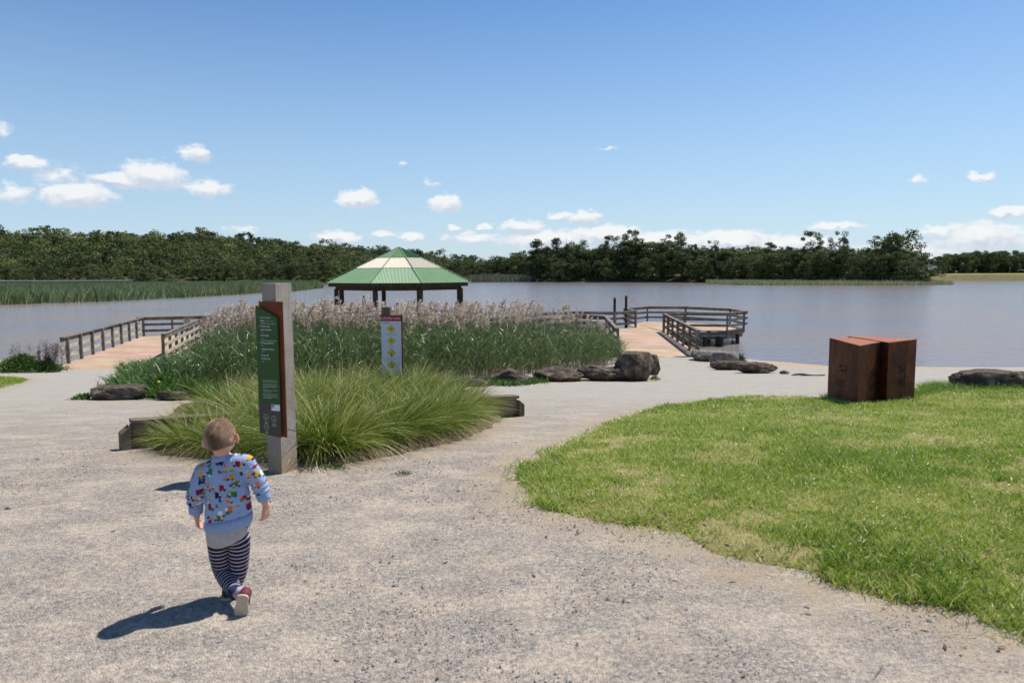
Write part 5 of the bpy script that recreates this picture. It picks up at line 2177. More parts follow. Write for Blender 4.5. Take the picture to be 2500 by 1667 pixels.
def near_reeds():
    r = np.random.default_rng(31)
    pg = [tuple(G(*p)[:2]) for p in ((292, 925), (330, 948), (420, 958), (520, 962), (640, 962), (760, 955), (900, 948), (1040, 940), (1130, 932), (1210, 925), (1300, 915), (1400, 905), (1500, 893))]
    pg += [(4.55, 28.6), (4.55, 31.5), (5.1, 40.6), (4.4, 41.8), (3.7, 42.2), (1.3, 38.6), (-1.7, 34.4), (-4.4, 36.0), (-9.5, 37.6), (-14.5, 40.2), (-16.3, 40.5), (-16.7, 38.6), (-15.2, 34), (-14.1, 30.5), (-13.6, 28.5)]
    parts = []
    x, y = scatter(pg, 12500, lambda x, y: np.clip(1.25-(y-14)/40, .3, 1)*(.35+.65*(vnoise(x, y, .8, 2) > .3)), rng=r)
    n = len(x)
    z = np.maximum(H(x, y), ZW-.1)
    col = 1250+F*x/y
    # top of the growth as seen in the photograph, by column (green part / plumes)
    tc_ = np.interp(col, [290, 400, 460, 520, 600, 900, 1100, 1300, 1400, 1450, 1500, 1530], [880, 855, 810, 772, 757, 756, 758, 752, 758, 785, 805, 830])
    ztop = CAMZ-(tc_-670+(col-1250)*.00436)/F*y
    hmax = ztop-z
    # the leafy mass ends lower than the plumed stems that stand above it
    mc_ = np.interp(col, [290, 400, 470, 540, 600, 900, 1100, 1300, 1400, 1460, 1500, 1530], [905, 880, 845, 800, 785, 785, 785, 788, 790, 792, 812, 835])
    hmass = CAMZ-(mc_-670+(col-1250)*.00436)/F*y-z
    tall = (r.random(n) < np.interp(col, [430, 520, 600, 1200, 1330, 1420, 1500], [0, .22, .42, .42, .20, .12, .03])) & (y > 17.5)
    h = np.where(tall, np.minimum(hmax, 3.1)*(1.03-.36*r.beta(1.1, 1.3, n)), np.minimum(hmass, 2.3)*r.uniform(.66, 1.12, n))
    h = np.clip(h, .35, 3.2)
    h = np.where(tall, np.minimum(h, 1.35+.13*(y-14)+.3*r.random(n)), np.minimum(h, 1.0+.10*(y-14)+.35*r.random(n)))
    az = r.uniform(0, 6.28, n)
    th = np.abs(r.normal(0, .055, n))
    root = np.stack([x, y, z], -1)
    sd, sd1 = updir(az, th), updir(az, th+.08)
    V, Q, T = ribbons(root, sd, sd1, h, .011, 3, np.clip(r.normal(.55, .3, n), 0, 1), prof=[1, .9, .7, .4], side=np.stack([np.ones(n), r.normal(0, .3, n), np.zeros(n)], -1))
    parts.append((V, Q, T, 1))
    # leaves
    per = 8
    idx = np.repeat(np.arange(n), per)
    f = np.clip((np.tile(np.arange(per), n)+r.random(n*per))/per, 0, 1)
    f = .10+np.where(tall[idx], .70, .76)*f
    base = root[idx]+sd[idx]*(h[idx]*f)[:, None]
    la_ = r.uniform(0, 6.28, n*per)
    t0 = r.uniform(.25, .7, n*per)
    t1 = t0+r.uniform(.4, 1.5, n*per)
    LL = r.uniform(.28, .55, n*per)*np.clip(1.15-.5*f, .5, 1.1)
    g0, g1 = updir(la_, t0), updir(la_, t1)
    g1[:, 0] += .3
    ww = r.uniform(.014, .027, n*per)
    dryl = (f > .62) & (r.random(n*per) < .4)
    tnt = np.clip(r.beta(2, 2.6, n*per)+np.where(dryl, .3, 0), 0, 1)
    keep = r.random(n*per) < np.where(f > .7, .6, 1)
    V, Q, T = ribbons(base[keep], g0[keep], g1[keep], LL[keep], ww[keep], 4, tnt[keep], prof=[.6, 1, .85, .5, .06], rng=r)
    parts.append((V, Q, T, 0))
    # plumes, mostly on the tall stems further back
    pp = tall & (r.random(n) < .34) & (col > 480)
    pi = np.where(pp)[0]
    k = 34
    idx = np.repeat(pi, k)
    m = len(idx)
    tip = root[idx]+sd[idx]*(h[idx]*.985)[:, None]
    f = r.random(m)
    plen = r.uniform(.24, .40, len(pi)).repeat(k)
    paz = r.normal(.3, .9, len(pi)).repeat(k)          # they droop towards the right, down the wind
    nod = r.uniform(.1, .55, len(pi)).repeat(k)
    ax = updir(paz, nod)
    base = tip+ax*(plen*f)[:, None]+r.normal(0, .006, (m, 3))
    sa = r.uniform(0, 6.28, m)
    g0 = ax*.8+updir(sa, np.full(m, 1.35))*.75
    g1 = g0+np.stack([.5*np.cos(paz), .5*np.sin(paz), np.full(m, -.9)], -1)
    V, Q, T = ribbons(base, g0, g1, r.uniform(.07, .15, m)*(1.15-.6*f), r.uniform(.016, .032, m), 3, np.clip(r.normal(.5, .18, len(pi)).repeat(k)+r.normal(0, .14, m), 0, 1), prof=[.5, 1, .8, .15], rng=r)
    parts.append((V, Q, T, 2))
    V, Q, T, M_ = join(parts)
    tag(link('reeds', raw_mesh('reeds', V, Q, [MATS['reed_leaf'], MATS['reed_stem'], MATS['reed_plume']], M_, {'tint': T})), 'tall green reeds with feathery pinkish plumes between the two boardwalks', 'reeds', kind='stuff')
    # low weeds among the rocks along the front edge
    front_line = [G(*p) for p in ((305, 945), (345, 962), (420, 968), (500, 972), (620, 972), (700, 968), (900, 958), (1060, 945), (1150, 942), (1200, 938), (1260, 940), (1330, 932), (1450, 920), (1510, 925))]
    xs_, ys_ = [], []
    for a, b, cnt in zip(front_line[:-1], front_line[1:], (700, 700, 450, 450, 250, 250, 250, 300, 300, 260, 120, 60, 60)):
        t = r.random(cnt)
        xs_.append(a.x+(b.x-a.x)*t+r.normal(0, .12, cnt))
        ys_.append(a.y+(b.y-a.y)*t+r.normal(.35, .35, cnt))
    x, y = np.concatenate(xs_), np.concatenate(ys_)
    idx = np.repeat(np.arange(len(x)), 6)
    m = len(idx)
    rt = np.stack([x[idx]+r.normal(0, .05, m), y[idx]+r.normal(0, .05, m), H(x, y)[idx]], -1)
    col = 1250+F*rt[:, 0]/rt[:, 1]
    hh = r.uniform(.12, .32, m)*np.interp(col, [280, 480, 600, 1500], [1.6, 1.3, .8, .6])
    a_ = r.uniform(0, 6.28, m)
    t_ = r.uniform(.1, .9, m)
    V, Q, T = ribbons(rt, updir(a_, t_), updir(a_, t_+r.uniform(.2, 1.2, m)), hh, r.uniform(.012, .035, m), 4, np.clip(r.beta(2, 2, m), 0, 1), prof=[.4, .9, 1, .6, .1], rng=r)
    tag(link('weeds', raw_mesh('weeds', V, Q, [MATS['weed_leaf']], attrs={'tint': T})), 'low leafy weeds growing along the front edge of the reeds', 'weeds', kind='stuff')


near_reeds()


def leafy(name, px, py, h, w, n, label, cat, dark=0.0, stalks=0, flowers=0, seed=1, leafL=.10, mat_='weed_leaf', wr=.26):
    r = np.random.default_rng(seed)
    p = G(px, py)
    e = empty(name, p)
    hh = h*np.sqrt(r.random(n))
    hh = h*r.random(n)**1.2
    ww = w/2*np.clip(1.05-(hh/h)**1.2, .05, 1)*r.random(n)**.6*(.75+.5*np.abs(np.sin(r.uniform(0, 6.28, n)*2)))
    a = r.uniform(0, 6.28, n)
    base = np.stack([ww*np.cos(a), ww*np.sin(a)*.7, hh*r.uniform(.5, 1, n)], -1)
    a2 = a+r.normal(0, .8, n)
    t = r.uniform(.1, 1.3, n)
    V, Q, T = ribbons(base, updir(a2, t), updir(a2, t+.8), leafL*r.uniform(.6, 1.4, n), leafL*wr, 3, np.clip(r.beta(2, 2, n)-dark, 0, 1), prof=[.3, 1, .8, .1], rng=r)
    link('foliage', raw_mesh('foliage', V, Q, [MATS[mat_]], attrs={'tint': T}), e)
    if stalks:
        a = r.uniform(0, 6.28, stalks)
        b = np.stack([w*.3*r.normal(0, 1, stalks), w*.2*r.normal(0, 1, stalks), np.zeros(stalks)], -1)
        t = np.abs(r.normal(0, .3, stalks))
        d = updir(r.normal(.1, .7, stalks), t)
        L_ = h*r.uniform(1.2, 1.9, stalks)
        V1 = ribbons(b, d, d+.1, L_, .012, 3, r.random(stalks), rng=r)
        k = 26
        idx = np.repeat(np.arange(stalks), k)
        m = len(idx)
        f = r.uniform(.5, 1, m)
        bb = b[idx]+d[idx]*(L_[idx]*f)[:, None]+r.normal(0, .012, (m, 3))
        aa = r.uniform(0, 6.28, m)
        V2 = ribbons(bb, updir(aa, r.uniform(.3, 1.3, m)), updir(aa, r.uniform(.8, 1.8, m)), r.uniform(.03, .11, m), .014, 2, r.random(m), rng=r)
        V, Q, T, M_ = join([(*V1, 0), (*V2, 0)])
        link('dry_stalks', raw_mesh('dry_stalks', V, Q, [MATS['dry_stalk']], attrs={'tint': T}), e)
    for k in range(flowers):
        a = r.uniform(0, 6.28)
        MB().ball((w*.35*math.cos(a), w*.2*math.sin(a)-.1, h*r.uniform(.6, 1.0)), (.035, .035, .022), seg=8, rings=5).build('flower', MATS['yellow_flower'], e)
    tag(e, label, cat)
    return e


leafy('shrub', 55, 908, .62, 2.6, 4200, 'low green shrub with yellow flowers and purplish seed stalks at the left water edge', 'shrub', stalks=26, flowers=3, seed=3, leafL=.13)
leafy('shrub', -60, 905, .8, 2.2, 2500, 'green shrub cut by the left edge of the photo at the water', 'shrub', stalks=8, seed=8, leafL=.13)
leafy('shrub', 118, 908, .62, .8, 1000, 'dark purplish seed-head shrub next to the start of the left boardwalk', 'shrub', dark=.3, stalks=55, flowers=1, seed=4)
leafy('weed_clump', 352, 955, .28, .7, 500, 'bright green weed clump at the left tip of the reed bed', 'weeds', seed=5, stalks=0, leafL=.22, wr=.09)
leafy('weed_clump', 392, 966, .36, 1.3, 1300, 'weed clump with two yellow flowers below the railing end post', 'weeds', seed=6, flowers=2, leafL=.19, wr=.11)
leafy('weed_clump', 468, 968, .34, 1.2, 1000, 'darker weed clump right of the one with yellow flowers', 'weeds', seed=7, dark=.1, leafL=.2, wr=.1)
leafy('weed_clump', 1810, 893, .45, .35, 350, 'small bright green weed beside the pale slab at the water', 'weeds', seed=9, leafL=.12)
leafy('weed_clump', 1598, 928, .12, .3, 200, 'tiny weed at the foot of the biggest boulder', 'weeds', seed=10, leafL=.06)
leafy('weed_clump', 816, 1142, .03, .20, 110, 'small green weed patch on the gravel right of the wayfinding post', 'weeds', seed=12, leafL=.035)
leafy('weed_clump', 985, 1158, .02, .16, 60, 'flat green weed patch on the gravel in front of the tussocks', 'weeds', seed=13, leafL=.03)
leafy('weed_clump', 205, 975, .1, .5, 300, 'small weeds at the left foot of the flat grey slab', 'weeds', seed=14, leafL=.07)

# ------------------------------------------------------------------ people


def remesh(mb, name, material, parent, voxel, world, smooth=6):
    o = mb.build(name, material, parent, smooth=True, world=world)
    bm = bmesh.new()
    bm.from_mesh(o.data)
    bmesh.ops.recalc_face_normals(bm, faces=bm.faces)
    bm.to_mesh(o.data)
    bm.free()
    m = o.modifiers.new('remesh', 'REMESH')
    m.mode = 'VOXEL'
    m.voxel_size = voxel
    m.use_smooth_shade = True
    if smooth:
        s = o.modifiers.new('smooth', 'SMOOTH')
        s.factor = .5
        s.iterations = smooth
    return o


def hand(mb, wrist, dirv, palm_n, thumb, s=1.0, curl=.9):
    """palm, four unequal bent fingers and a thumb leaving the side of the palm"""
    d = Vector(dirv).normalized()
    n = Vector(palm_n)
    n = (n-d*n.dot(d)).normalized()          # the fingers close towards n
    t = Vector(thumb)
    t = (t-d*t.dot(d)-n*t.dot(n)).normalized()
    w = Vector(wrist)
    for k in (-1.3, -.45, .45, 1.3):
        mb.capsule([w+t*k*.005*s, w+d*.044*s+t*k*.0118*s], [.0125*s, .0098*s], 10)
    for i, (k, L) in enumerate(((1.4, .036), (.5, .041), (-.42, .039), (-1.3, .030))):
        p = w+d*.050*s+t*k*.0128*s
        df = (d+t*k*.11).normalized()
        a = curl*.35
        pts = [p-d*.008*s]
        for j, f in enumerate((.42, .32, .26)):
            a += curl*(.30+.18*j)
            p = p+(df*math.cos(a)+n*math.sin(a))*L*f*1.15*s
            pts.append(p)
        mb.capsule(pts, [.0057*s, .0054*s, .0050*s, .0044*s], 10)
    p0 = w+d*.016*s+t*.014*s
    p1 = p0+(t*.55+d*.75+n*.3).normalized()*.024*s
    p2 = p1+(t*.05+d*.85+n*.5).normalized()*.020*s
    mb.capsule([p0, p1, p2], [.0086*s, .0070*s, .0056*s], 10)


def sweater_mat():
    def ex(N, L, tc, col, b):
        def vor(scale, stretch, thr0, thr1, off):
            mp = N.new('ShaderNodeMapping')
            mp.inputs['Scale'].default_value = stretch
            mp.inputs['Location'].default_value = off
            L.new(tc.outputs['Object'], mp.inputs[0])
            vo = N.new('ShaderNodeTexVoronoi')
            vo.distance = 'CHEBYCHEV'
            vo.inputs['Scale'].default_value = scale
            vo.inputs['Randomness'].default_value = .85
            L.new(mp.outputs[0], vo.inputs['Vector'])
            sp = N.new('ShaderNodeSeparateColor')
            L.new(vo.outputs['Color'], sp.inputs[0])
            m = ramp(N, L, vo.outputs['Distance'], thr1, thr0, False)
            return m, sp

        def pal(src, cols):
            cr = N.new('ShaderNodeValToRGB')
            cr.color_ramp.interpolation = 'CONSTANT'
            e = cr.color_ramp.elements
            e[0].position = 0
            e[0].color = (*cols[0], 1)
            e[1].position = 1/len(cols)
            e[1].color = (*cols[1], 1)
            for i in range(2, len(cols)):
                x = e.new(i/len(cols))
                x.color = (*cols[i], 1)
            L.new(src, cr.inputs[0])
            return cr.outputs[0]
        # printed trucks and cars: one in every cell, drawn in the cell's own frame
        def MM(op, x, y=0.0, z=0.0):
            n = N.new('ShaderNodeMath')
            n.operation = op
            for i, v in enumerate((x, y, z)):
                if isinstance(v, (int, float)):
                    n.inputs[i].default_value = v
                else:
                    L.new(v, n.inputs[i])
            return n.outputs[0]

        def layer(base, scale, off, size):
            mp = N.new('ShaderNodeMapping')
            mp.inputs['Scale'].default_value = (1, .25, 1.0)
            mp.inputs['Location'].default_value = off
            L.new(tc.outputs['Object'], mp.inputs[0])
            wob = N.new('ShaderNodeVectorMath')
            wob.operation = 'MULTIPLY_ADD'
            nn_ = N.new('ShaderNodeTexNoise')
            nn_.inputs['Scale'].default_value = 22
            L.new(mp.outputs[0], nn_.inputs['Vector'])
            L.new(nn_.outputs['Color'], wob.inputs[0])
            wob.inputs[1].default_value = (.012, 0, .012)
            L.new(mp.outputs[0], wob.inputs[2])
            vo = N.new('ShaderNodeTexVoronoi')
            vo.inputs['Scale'].default_value = scale
            vo.inputs['Randomness'].default_value = .75
            L.new(wob.outputs[0], vo.inputs['Vector'])
            sb_ = N.new('ShaderNodeVectorMath')
            sb_.operation = 'SUBTRACT'
            L.new(wob.outputs[0], sb_.inputs[0])
            L.new(vo.outputs['Position'], sb_.inputs[1])
            sx = N.new('ShaderNodeSeparateXYZ')
            L.new(sb_.outputs[0], sx.inputs[0])
            sp = N.new('ShaderNodeSeparateColor')
            L.new(vo.outputs['Color'], sp.inputs[0])
            flip = MM('MULTIPLY_ADD', MM('GREATER_THAN', sp.outputs[1], .5), 2.0, -1.0)
            u_, v_ = MM('MULTIPLY', MM('DIVIDE', sx.outputs[0], size), flip), MM('DIVIDE', sx.outputs[2], size)

            def rect(uc, hu, vc, hv):
                return MM('MULTIPLY', MM('COMPARE', u_, uc, hu), MM('COMPARE', v_, vc, hv))

            def disc(uc, vc, r_):
                d2 = MM('ADD', MM('POWER', MM('ABSOLUTE', MM('SUBTRACT', u_, uc)), 2.0), MM('POWER', MM('ABSOLUTE', MM('SUBTRACT', v_, vc)), 2.0))
                return MM('LESS_THAN', d2, r_*r_)
            body = pal(sp.outputs[0], [(.78, .20, .03), (.60, .36, .02), (.015, .02, .06), (.03, .20, .07), (.78, .78, .80), (.30, .02, .035), (.66, .40, .03), (.02, .03, .10)])
            cab = pal(sp.outputs[2], [(.02, .10, .05), (.25, .02, .03), (.8, .8, .8), (.02, .02, .06), (.55, .30, .03)])
            o = mixcol(N, L, rect(-.35, .60, .40, .70), base, body)
            o = mixcol(N, L, rect(.62, .34, .15, .46), o, cab)
            o = mixcol(N, L, rect(.60, .20, .38, .18), o, (.8, .82, .85, 1))
            o = mixcol(N, L, rect(0, .95, -.28, .07), o, (.03, .03, .05, 1))
            o = mixcol(N, L, disc(-.55, -.46, .20), o, (.015, .015, .03, 1))
            return mixcol(N, L, disc(.55, -.46, .20), o, (.015, .015, .03, 1))
        o = layer(col, 17, (0, 0, 0), .0180)
        o = layer(o, 20, (.51, .3, .27), .0095)
        # plain bands: the hem and the cuffs carry no print
        at = N.new('ShaderNodeAttribute')
        at.attribute_name = 'plain'
        return mixcol(N, L, at.outputs['Fac'], o, (.25, .40, .74, 1))
    mat('sweater', [(.28, .38, .60), (.35, .45, .66)], rough=.95, scale=30, bump=.7, bscale=9, extra=ex, spec=.1)
    mat('sweater_band', [(.28, .39, .62), (.34, .45, .68)], rough=.95, scale=60, bump=.6, bscale=90, spec=.1)


sweater_mat()


def stripes_mat():
    def ex(N, L, tc, col, b):
        at = N.new('ShaderNodeAttribute')
        at.attribute_name = 'along'
        mo = N.new('ShaderNodeMath')
        mo.operation = 'PINGPONG'
        L.new(at.outputs['Fac'], mo.inputs[0])
        mo.inputs[1].default_value = .0105
        s = ramp(N, L, mo.outputs[0], .0076, .0086)
        cuff = ramp(N, L, at.outputs['Fac'], .305, .307)
        c = mixcol(N, L, s, col, (.62, .60, .66, 1))
        return mixcol(N, L, cuff, c, (.035, .04, .10, 1))
    mat('striped_cloth', [(.022, .014, .035), (.030, .020, .045)], rough=.95, scale=20, bump=.9, bscale=11, extra=ex, spec=.1)


stripes_mat()


def build_child():
    DT = 3.46

    def c(x, y, d=DT):
        return PD(350+x/2.53, 980+y/2.53, d)
    base = P(553, 1470, 0)
    base.z = Hs(base.x, base.y)
    root = empty('person', base)
    W = Matrix.Translation(base)
    # ---- continuous body: head, neck, trunk, arms, hands, legs
    b = MB()
    tilt = Matrix.Rotation(R(-9), 4, 'Y') @ Matrix.Rotation(R(6), 4, 'X')
    hc = c(472, 212)
    T3 = tilt.to_3x3()

    def hl(x, y, z):
        return hc+T3 @ Vector((x, y, z))
    b.ball(hc, (.0705, .084, .082), M=T3, seg=28, rings=20)                       # skull
    b.ball(hl(0, .022, -.034), (.056, .062, .058), M=T3, seg=20, rings=14)        # jaw and cheeks
    b.ball(hl(0, .084, -.022), (.010, .013, .012), M=T3, seg=10, rings=8)         # nose
    b.ball(hl(0, .078, -.006), (.007, .010, .014), M=T3, seg=10, rings=8)
    b.ball(hl(0, .070, -.064), (.022, .016, .012), M=T3, seg=10, rings=8)         # chin
    b.ball(hl(0, .078, -.044), (.017, .008, .007), M=T3, seg=10, rings=8)         # lips
    for sx in (-1, 1):
        b.ball(hl(sx*.031, .054, -.034), (.021, .018, .021), M=T3, seg=12, rings=8)  # cheeks
        E3 = T3 @ Matrix.Rotation(sx*R(36), 3, 'Z') @ Matrix.Rotation(R(-8), 3, 'X')
        ec = hl(sx*.0775, .000, -.026)
        b.ball(ec, (.0075, .018, .026), M=E3, seg=14, rings=10)                    # ears stand out
        b.ball(ec+E3 @ Vector((sx*.004, -.012, .003)), (.0065, .007, .023), M=E3, seg=12, rings=8)
        b.ball(ec+E3 @ Vector((0, .002, -.016)), (.0058, .009, .010), M=E3, seg=12, rings=8)
    neck = c(490, 345)
    b.capsule([hl(0, -.012, -.045), neck+Vector((0, .0, -.005))], [(.038, .040), (.037, .038)], 18)
    # trunk
    b.capsule([c(497, 400), c(505, 480), c(520, 600), c(522, 720), c(520, 800)], [(.070, .048), (.090, .060), (.090, .064), (.090, .066), (.084, .066)], 22)
    shL, shR = c(372, 432), c(632, 385)
    elL, elR = c(318, 575, 3.43), c(712, 500, 3.47)
    wrL, wrR = c(330, 712, 3.47), c(757, 640, 3.50)
    b.capsule([c(440, 410), shL], [.035, .033], 14)
    b.capsule([c(570, 395), shR], [.035, .033], 14)
    b.capsule([shL, elL, wrL], [.032, .026, .0165], 14)
    b.capsule([shR, elR, wrR], [.032, .026, .0165], 14)
    hand(b, wrL, c(338, 790, 3.50)-wrL, Vector((.75, .45, 0)), Vector((.3, 1, 0)), .98, 1.0)
    hand(b, wrR, c(757, 745, 3.50)-wrR, Vector((-.75, .35, 0)), Vector((-.4, 1, 0)), 1.02, .75)
    # legs: the trailing one crosses to the right on its toes, the other stands in front
    hipL, knL, anL = c(470, 850, 3.46), c(495, 1040, 3.50), c(570, 1175, 3.36)
    hipR, knR, anR = c(592, 850, 3.47), c(590, 1040, 3.49), c(530, 1190, 3.50)
    b.capsule([hipL, knL, anL], [.048, .038, .026], 14)
    b.capsule([hipR, knR, anR], [.048, .038, .026], 14)
    b.capsule([anL, c(604, 1222, 3.315), c(600, 1290, 3.315)], [.022, .018, .012], 12)
    b.capsule([anR, anR+Vector((-.005, .01, -.04)), anR+Vector((-.005, .07, -.045))], [.024, .024, .02], 12)
    body = remesh(b, 'body', MATS['skin'], root, .0026, W, 2)
    # ---- hair: close-cropped, lighter at the sides
    n = 22000
    r = np.random.default_rng(4)
    d = r.normal(size=(n*2, 3))
    d /= np.linalg.norm(d, axis=1, keepdims=True)
    keep = (d[:, 2] > -.52-.10*np.abs(d[:, 0])+.95*np.clip(d[:, 1], 0, 1)) & ~((np.abs(d[:, 0]) > .86) & (d[:, 2] < -.05))
    d = d[keep][:n]
    n = len(d)
    rad = np.array([.0705, .084, .082])
    Tm = np.array(T3)
    root_p = (d*rad*1.0) @ Tm.T+np.array(hc)-np.array(base)
    nn = d @ Tm.T
    # the hair whorls round the crown and lies downwards at the back
    crown = np.array([.12, -.55, .83])
    swirl = np.cross(d, crown)
    away = d-crown
    lie = (away*.7+swirl*.8+np.array([0, 0, -.35]))
    lie /= np.linalg.norm(lie, axis=1, keepdims=True)
    lie = lie @ Tm.T
    mid = np.clip(1-np.abs(d[:, 0]+.02-.10*vnoise(d[:, 2]*3, d[:, 1]*3, 1))/.58, 0, 1)
    top = np.clip((d[:, 2]-.35)/.5, 0, 1)
    L_ = (.005+.009*mid+.006*top)*r.uniform(.7, 1.2, n)
    tint = np.clip(.70-.62*mid*(1-.45*top)+.12*top+r.normal(0, .13, n)+.25*(vnoise(d[:, 0]*5, d[:, 2]*5, 1, 3)-.5), 0, 1)
    V, Q, T = ribbons(root_p, nn*.55+lie*.8+r.normal(0, .15, (n, 3)), nn*.1+lie+r.normal(0, .15, (n, 3)), L_, .0013, 2, tint, rng=r)
    # the cropped layer under it
    cap = MB()
    cap.ball((0, 0, 0), (.0705*1.008, .084*1.008, .082*1.008), seg=48, rings=40)
    cv = np.array(cap.v)
    dd_ = cv/np.array([.0705, .084, .082])/1.008
    kk = (dd_[:, 2] > -.45-.10*np.abs(dd_[:, 0])+.95*np.clip(dd_[:, 1], 0, 1)) & ~((np.abs(dd_[:, 0]) > .88) & (dd_[:, 2] < -.02))
    quads = np.array([f for f in cap.f if len(f) == 4 and all(kk[i] for i in f)])
    captint = np.clip(1.0-1.25*np.clip(1-np.abs(dd_[:, 0]+.02)/.62, 0, 1)+.3*(vnoise(dd_[:, 0]*6, dd_[:, 2]*6, 1, 3)-.5)+.25*np.clip(-dd_[:, 2]-.2, 0, 1), 0, 1)
    cvw = cv @ Tm.T+np.array(hc)-np.array(base)
    hair = link('hair', raw_mesh('hair', np.concatenate([cvw, V]), np.concatenate([quads, Q+len(cvw)]), [MATS['scalp'], MATS['hair_short']],
                                 np.concatenate([np.zeros(len(quads)), np.ones(len(Q))]), {'tint': np.concatenate([captint, T])}, smooth=True), root)
    hair['label'] = 'short cropped brown hair, shaved lighter at the sides'
    # ---- eyes, mouth (on the far side)
    for sx in (-1, 1):
        MB().ball(hl(sx*.027, .0735, .000), (.0085, .006, .0065), M=T3, seg=12, rings=8).build('eye', MATS['eye_white'], root, smooth=True, world=W)
        MB().ball(hl(sx*.027, .0785, .000), (.0042, .002, .0042), M=T3, seg=10, rings=6).build('pupil', MATS['ink_black'], root, smooth=True, world=W)
    MB().ball(hl(0, .0855, -.044), (.014, .003, .0035), M=T3, seg=12, rings=6).build('mouth', MATS['lip'], root, smooth=True, world=W)
    # ---- sweater
    s = MB()
    s.capsule([c(490, 354), c(496, 392), c(507, 470), c(522, 580), c(526, 680), c(527, 722)], [(.046, .046), (.082, .060), (.102, .074), (.108, .082), (.115, .088), (.113, .088)], 28)
    s.capsule([c(455, 405), shL+Vector((-.004, 0, 0))], [.046, .043], 16)
    s.capsule([c(560, 378), shR+Vector((.004, 0, .002))], [.047, .045], 16)
    cuL, cuR = c(325, 672, 3.45), c(742, 590, 3.48)
    s.capsule([shL, shL.lerp(elL, .5)+Vector((-.003, 0, 0)), elL, cuL+Vector((0, 0, .018))], [.045, .043, .041, .035], 18)
    s.capsule([shR, shR.lerp(elR, .5)+Vector((.003, 0, 0)), elR, cuR+Vector((-.003, 0, .018))], [.046, .043, .041, .034], 18)
    # pushed-up folds on the sleeves
    for A_, B_, ts in ((shR, elR, (.35, .62, .9)), (elR, cuR, (.25, .55)), (elL, cuL, (.1, .45)), (shL, elL, (.6, .85))):
        dv = (B_-A_).normalized()
        for t in ts:
            pp = A_.lerp(B_, t)
            s.tube([pp-dv*.006, pp, pp+dv*.006], [.036, .0475-.004*t, .036], 18)
    remesh(s, 'sweater', MATS['sweater'], root, .0045, W, 5)
    # ribbed bands
    hb = MB()
    cx_, cz_ = c(526, 735), None
    ring0, ring1, ring2 = [], [], []
    for k, (yy, rx, ry) in enumerate(((700, .116, .090), (722, .1165, .091), (750, .114, .089), (778, .106, .084), (784, .098, .078))):
        pass
    path = [c(528, 702), c(527, 722), c(524, 745), c(521, 768), c(520, 775)]
    hb.tube(path, [(.115, .089), (.1195, .0935), (.1195, .093), (.112, .087), (.100, .078)], 32)
    for i, v in enumerate(hb.v):            # right side rides up, left side hangs
        dx = v[0]-path[2].x
        hb.v[i] = (v[0], v[1], v[2]+dx*.26-.004)
    hb.build('hem_band', MATS['sweater_band'], root, smooth=True, world=W)
    for cu, el, rr in ((cuL, elL, .0335), (cuR, elR, .0325)):
        dv = (cu-el).normalized()
        MB().tube([cu-dv*.030, cu-dv*.022, cu-dv*.006, cu+dv*.012, cu+dv*.016], [rr, rr*1.06, rr*1.03, rr*.96, rr*.84], 20).build('cuff', MATS['sweater_band'], root, smooth=True, world=W)
    cl = c(488, 336)
    MB().tube([cl+Vector((0, .002, -.014)), cl+Vector((0, 0, -.004)), cl+Vector((0, 0, .006)), cl+Vector((0, 0, .008))], [(.050, .050), (.050, .049), (.044, .043), (.040, .040)], 24).build('collar', MATS['sweater_band'], root, smooth=True, world=W)
    # ---- grey shirt tail
    g = MB()
    path = [c(520, 745), c(519, 790), c(520, 825), c(521, 838)]
    g.tube(path, [(.098, .078), (.103, .082), (.102, .082), (.100, .080)], 32)
    for i, v in enumerate(g.v):
        if i >= 64:
            dx = (v[0]-path[3].x)/.10
            back = max(0, -(v[1]-path[3].y)/.08)
            drop = .022*math.sqrt(max(0, 1-dx*dx))*(back > 0)-.010*abs(dx)
            g.v[i] = (v[0]*1.0, v[1]-.004*back, v[2]-drop+dx*.010)
    g.build('shirt', MATS['shirt_grey'], root, smooth=True, world=W)
    # ---- striped leggings: one mesh, two legs
    p = MB()

    def leg(pts, rad):
        a = [0]
        tot = sum((q1-q0).length for q0, q1 in zip(pts[:-1], pts[1:]))
        for q0, q1 in zip(pts[:-1], pts[1:]):
            a.append(a[-1]+(q1-q0).length)
        # resample for soft knees
        P2, R2, A2 = [], [], []
        m = 26
        for i in range(m+1):
            L_ = a[-1]*i/m
            for k in range(len(a)-1):
                if a[k] <= L_+1e-9 <= a[k+1]+2e-9:
                    t = (L_-a[k])/(a[k+1]-a[k])
                    P2.append(pts[k].lerp(pts[k+1], t))
                    r0, r1 = rad[k], rad[k+1]
                    R2.append((r0[0]*(1-t)+r1[0]*t, r0[1]*(1-t)+r1[1]*t))
                    A2.append(L_+.345-tot)
                    break
        for _ in range(3):
            P2 = [P2[0]]+[(P2[i-1]+P2[i]*2+P2[i+1])/4 for i in range(1, len(P2)-1)]+[P2[-1]]
        wr = [(r_[0]*(1+.018*math.sin(i*2.3)), r_[1]*(1+.02*math.sin(i*1.7+1))) for i, r_ in enumerate(R2)]
        p.tube(P2, wr, 24, a=A2)
    top = Vector((0, 0, .05))
    leg([c(488, 800), hipL, c(480, 950, 3.48), knL, c(528, 1105, 3.45), c(562, 1165, 3.375), c(574, 1192, 3.345)], [(.054, .066), (.0585, .066), (.055, .060), (.0505, .052), (.046, .047), (.034, .034), (.0315, .0315)])
    leg([c(565, 800), hipR, c(592, 950, 3.48), knR, c(572, 1105, 3.50), anR, anR+Vector((-.002, 0, -.012))], [(.052, .064), (.054, .064), (.049, .056), (.043, .047), (.038, .042), (.030, .030), (.030, .030)])
    p.build('striped_trousers', MATS['striped_cloth'], root, smooth=True, attr='along', world=W)
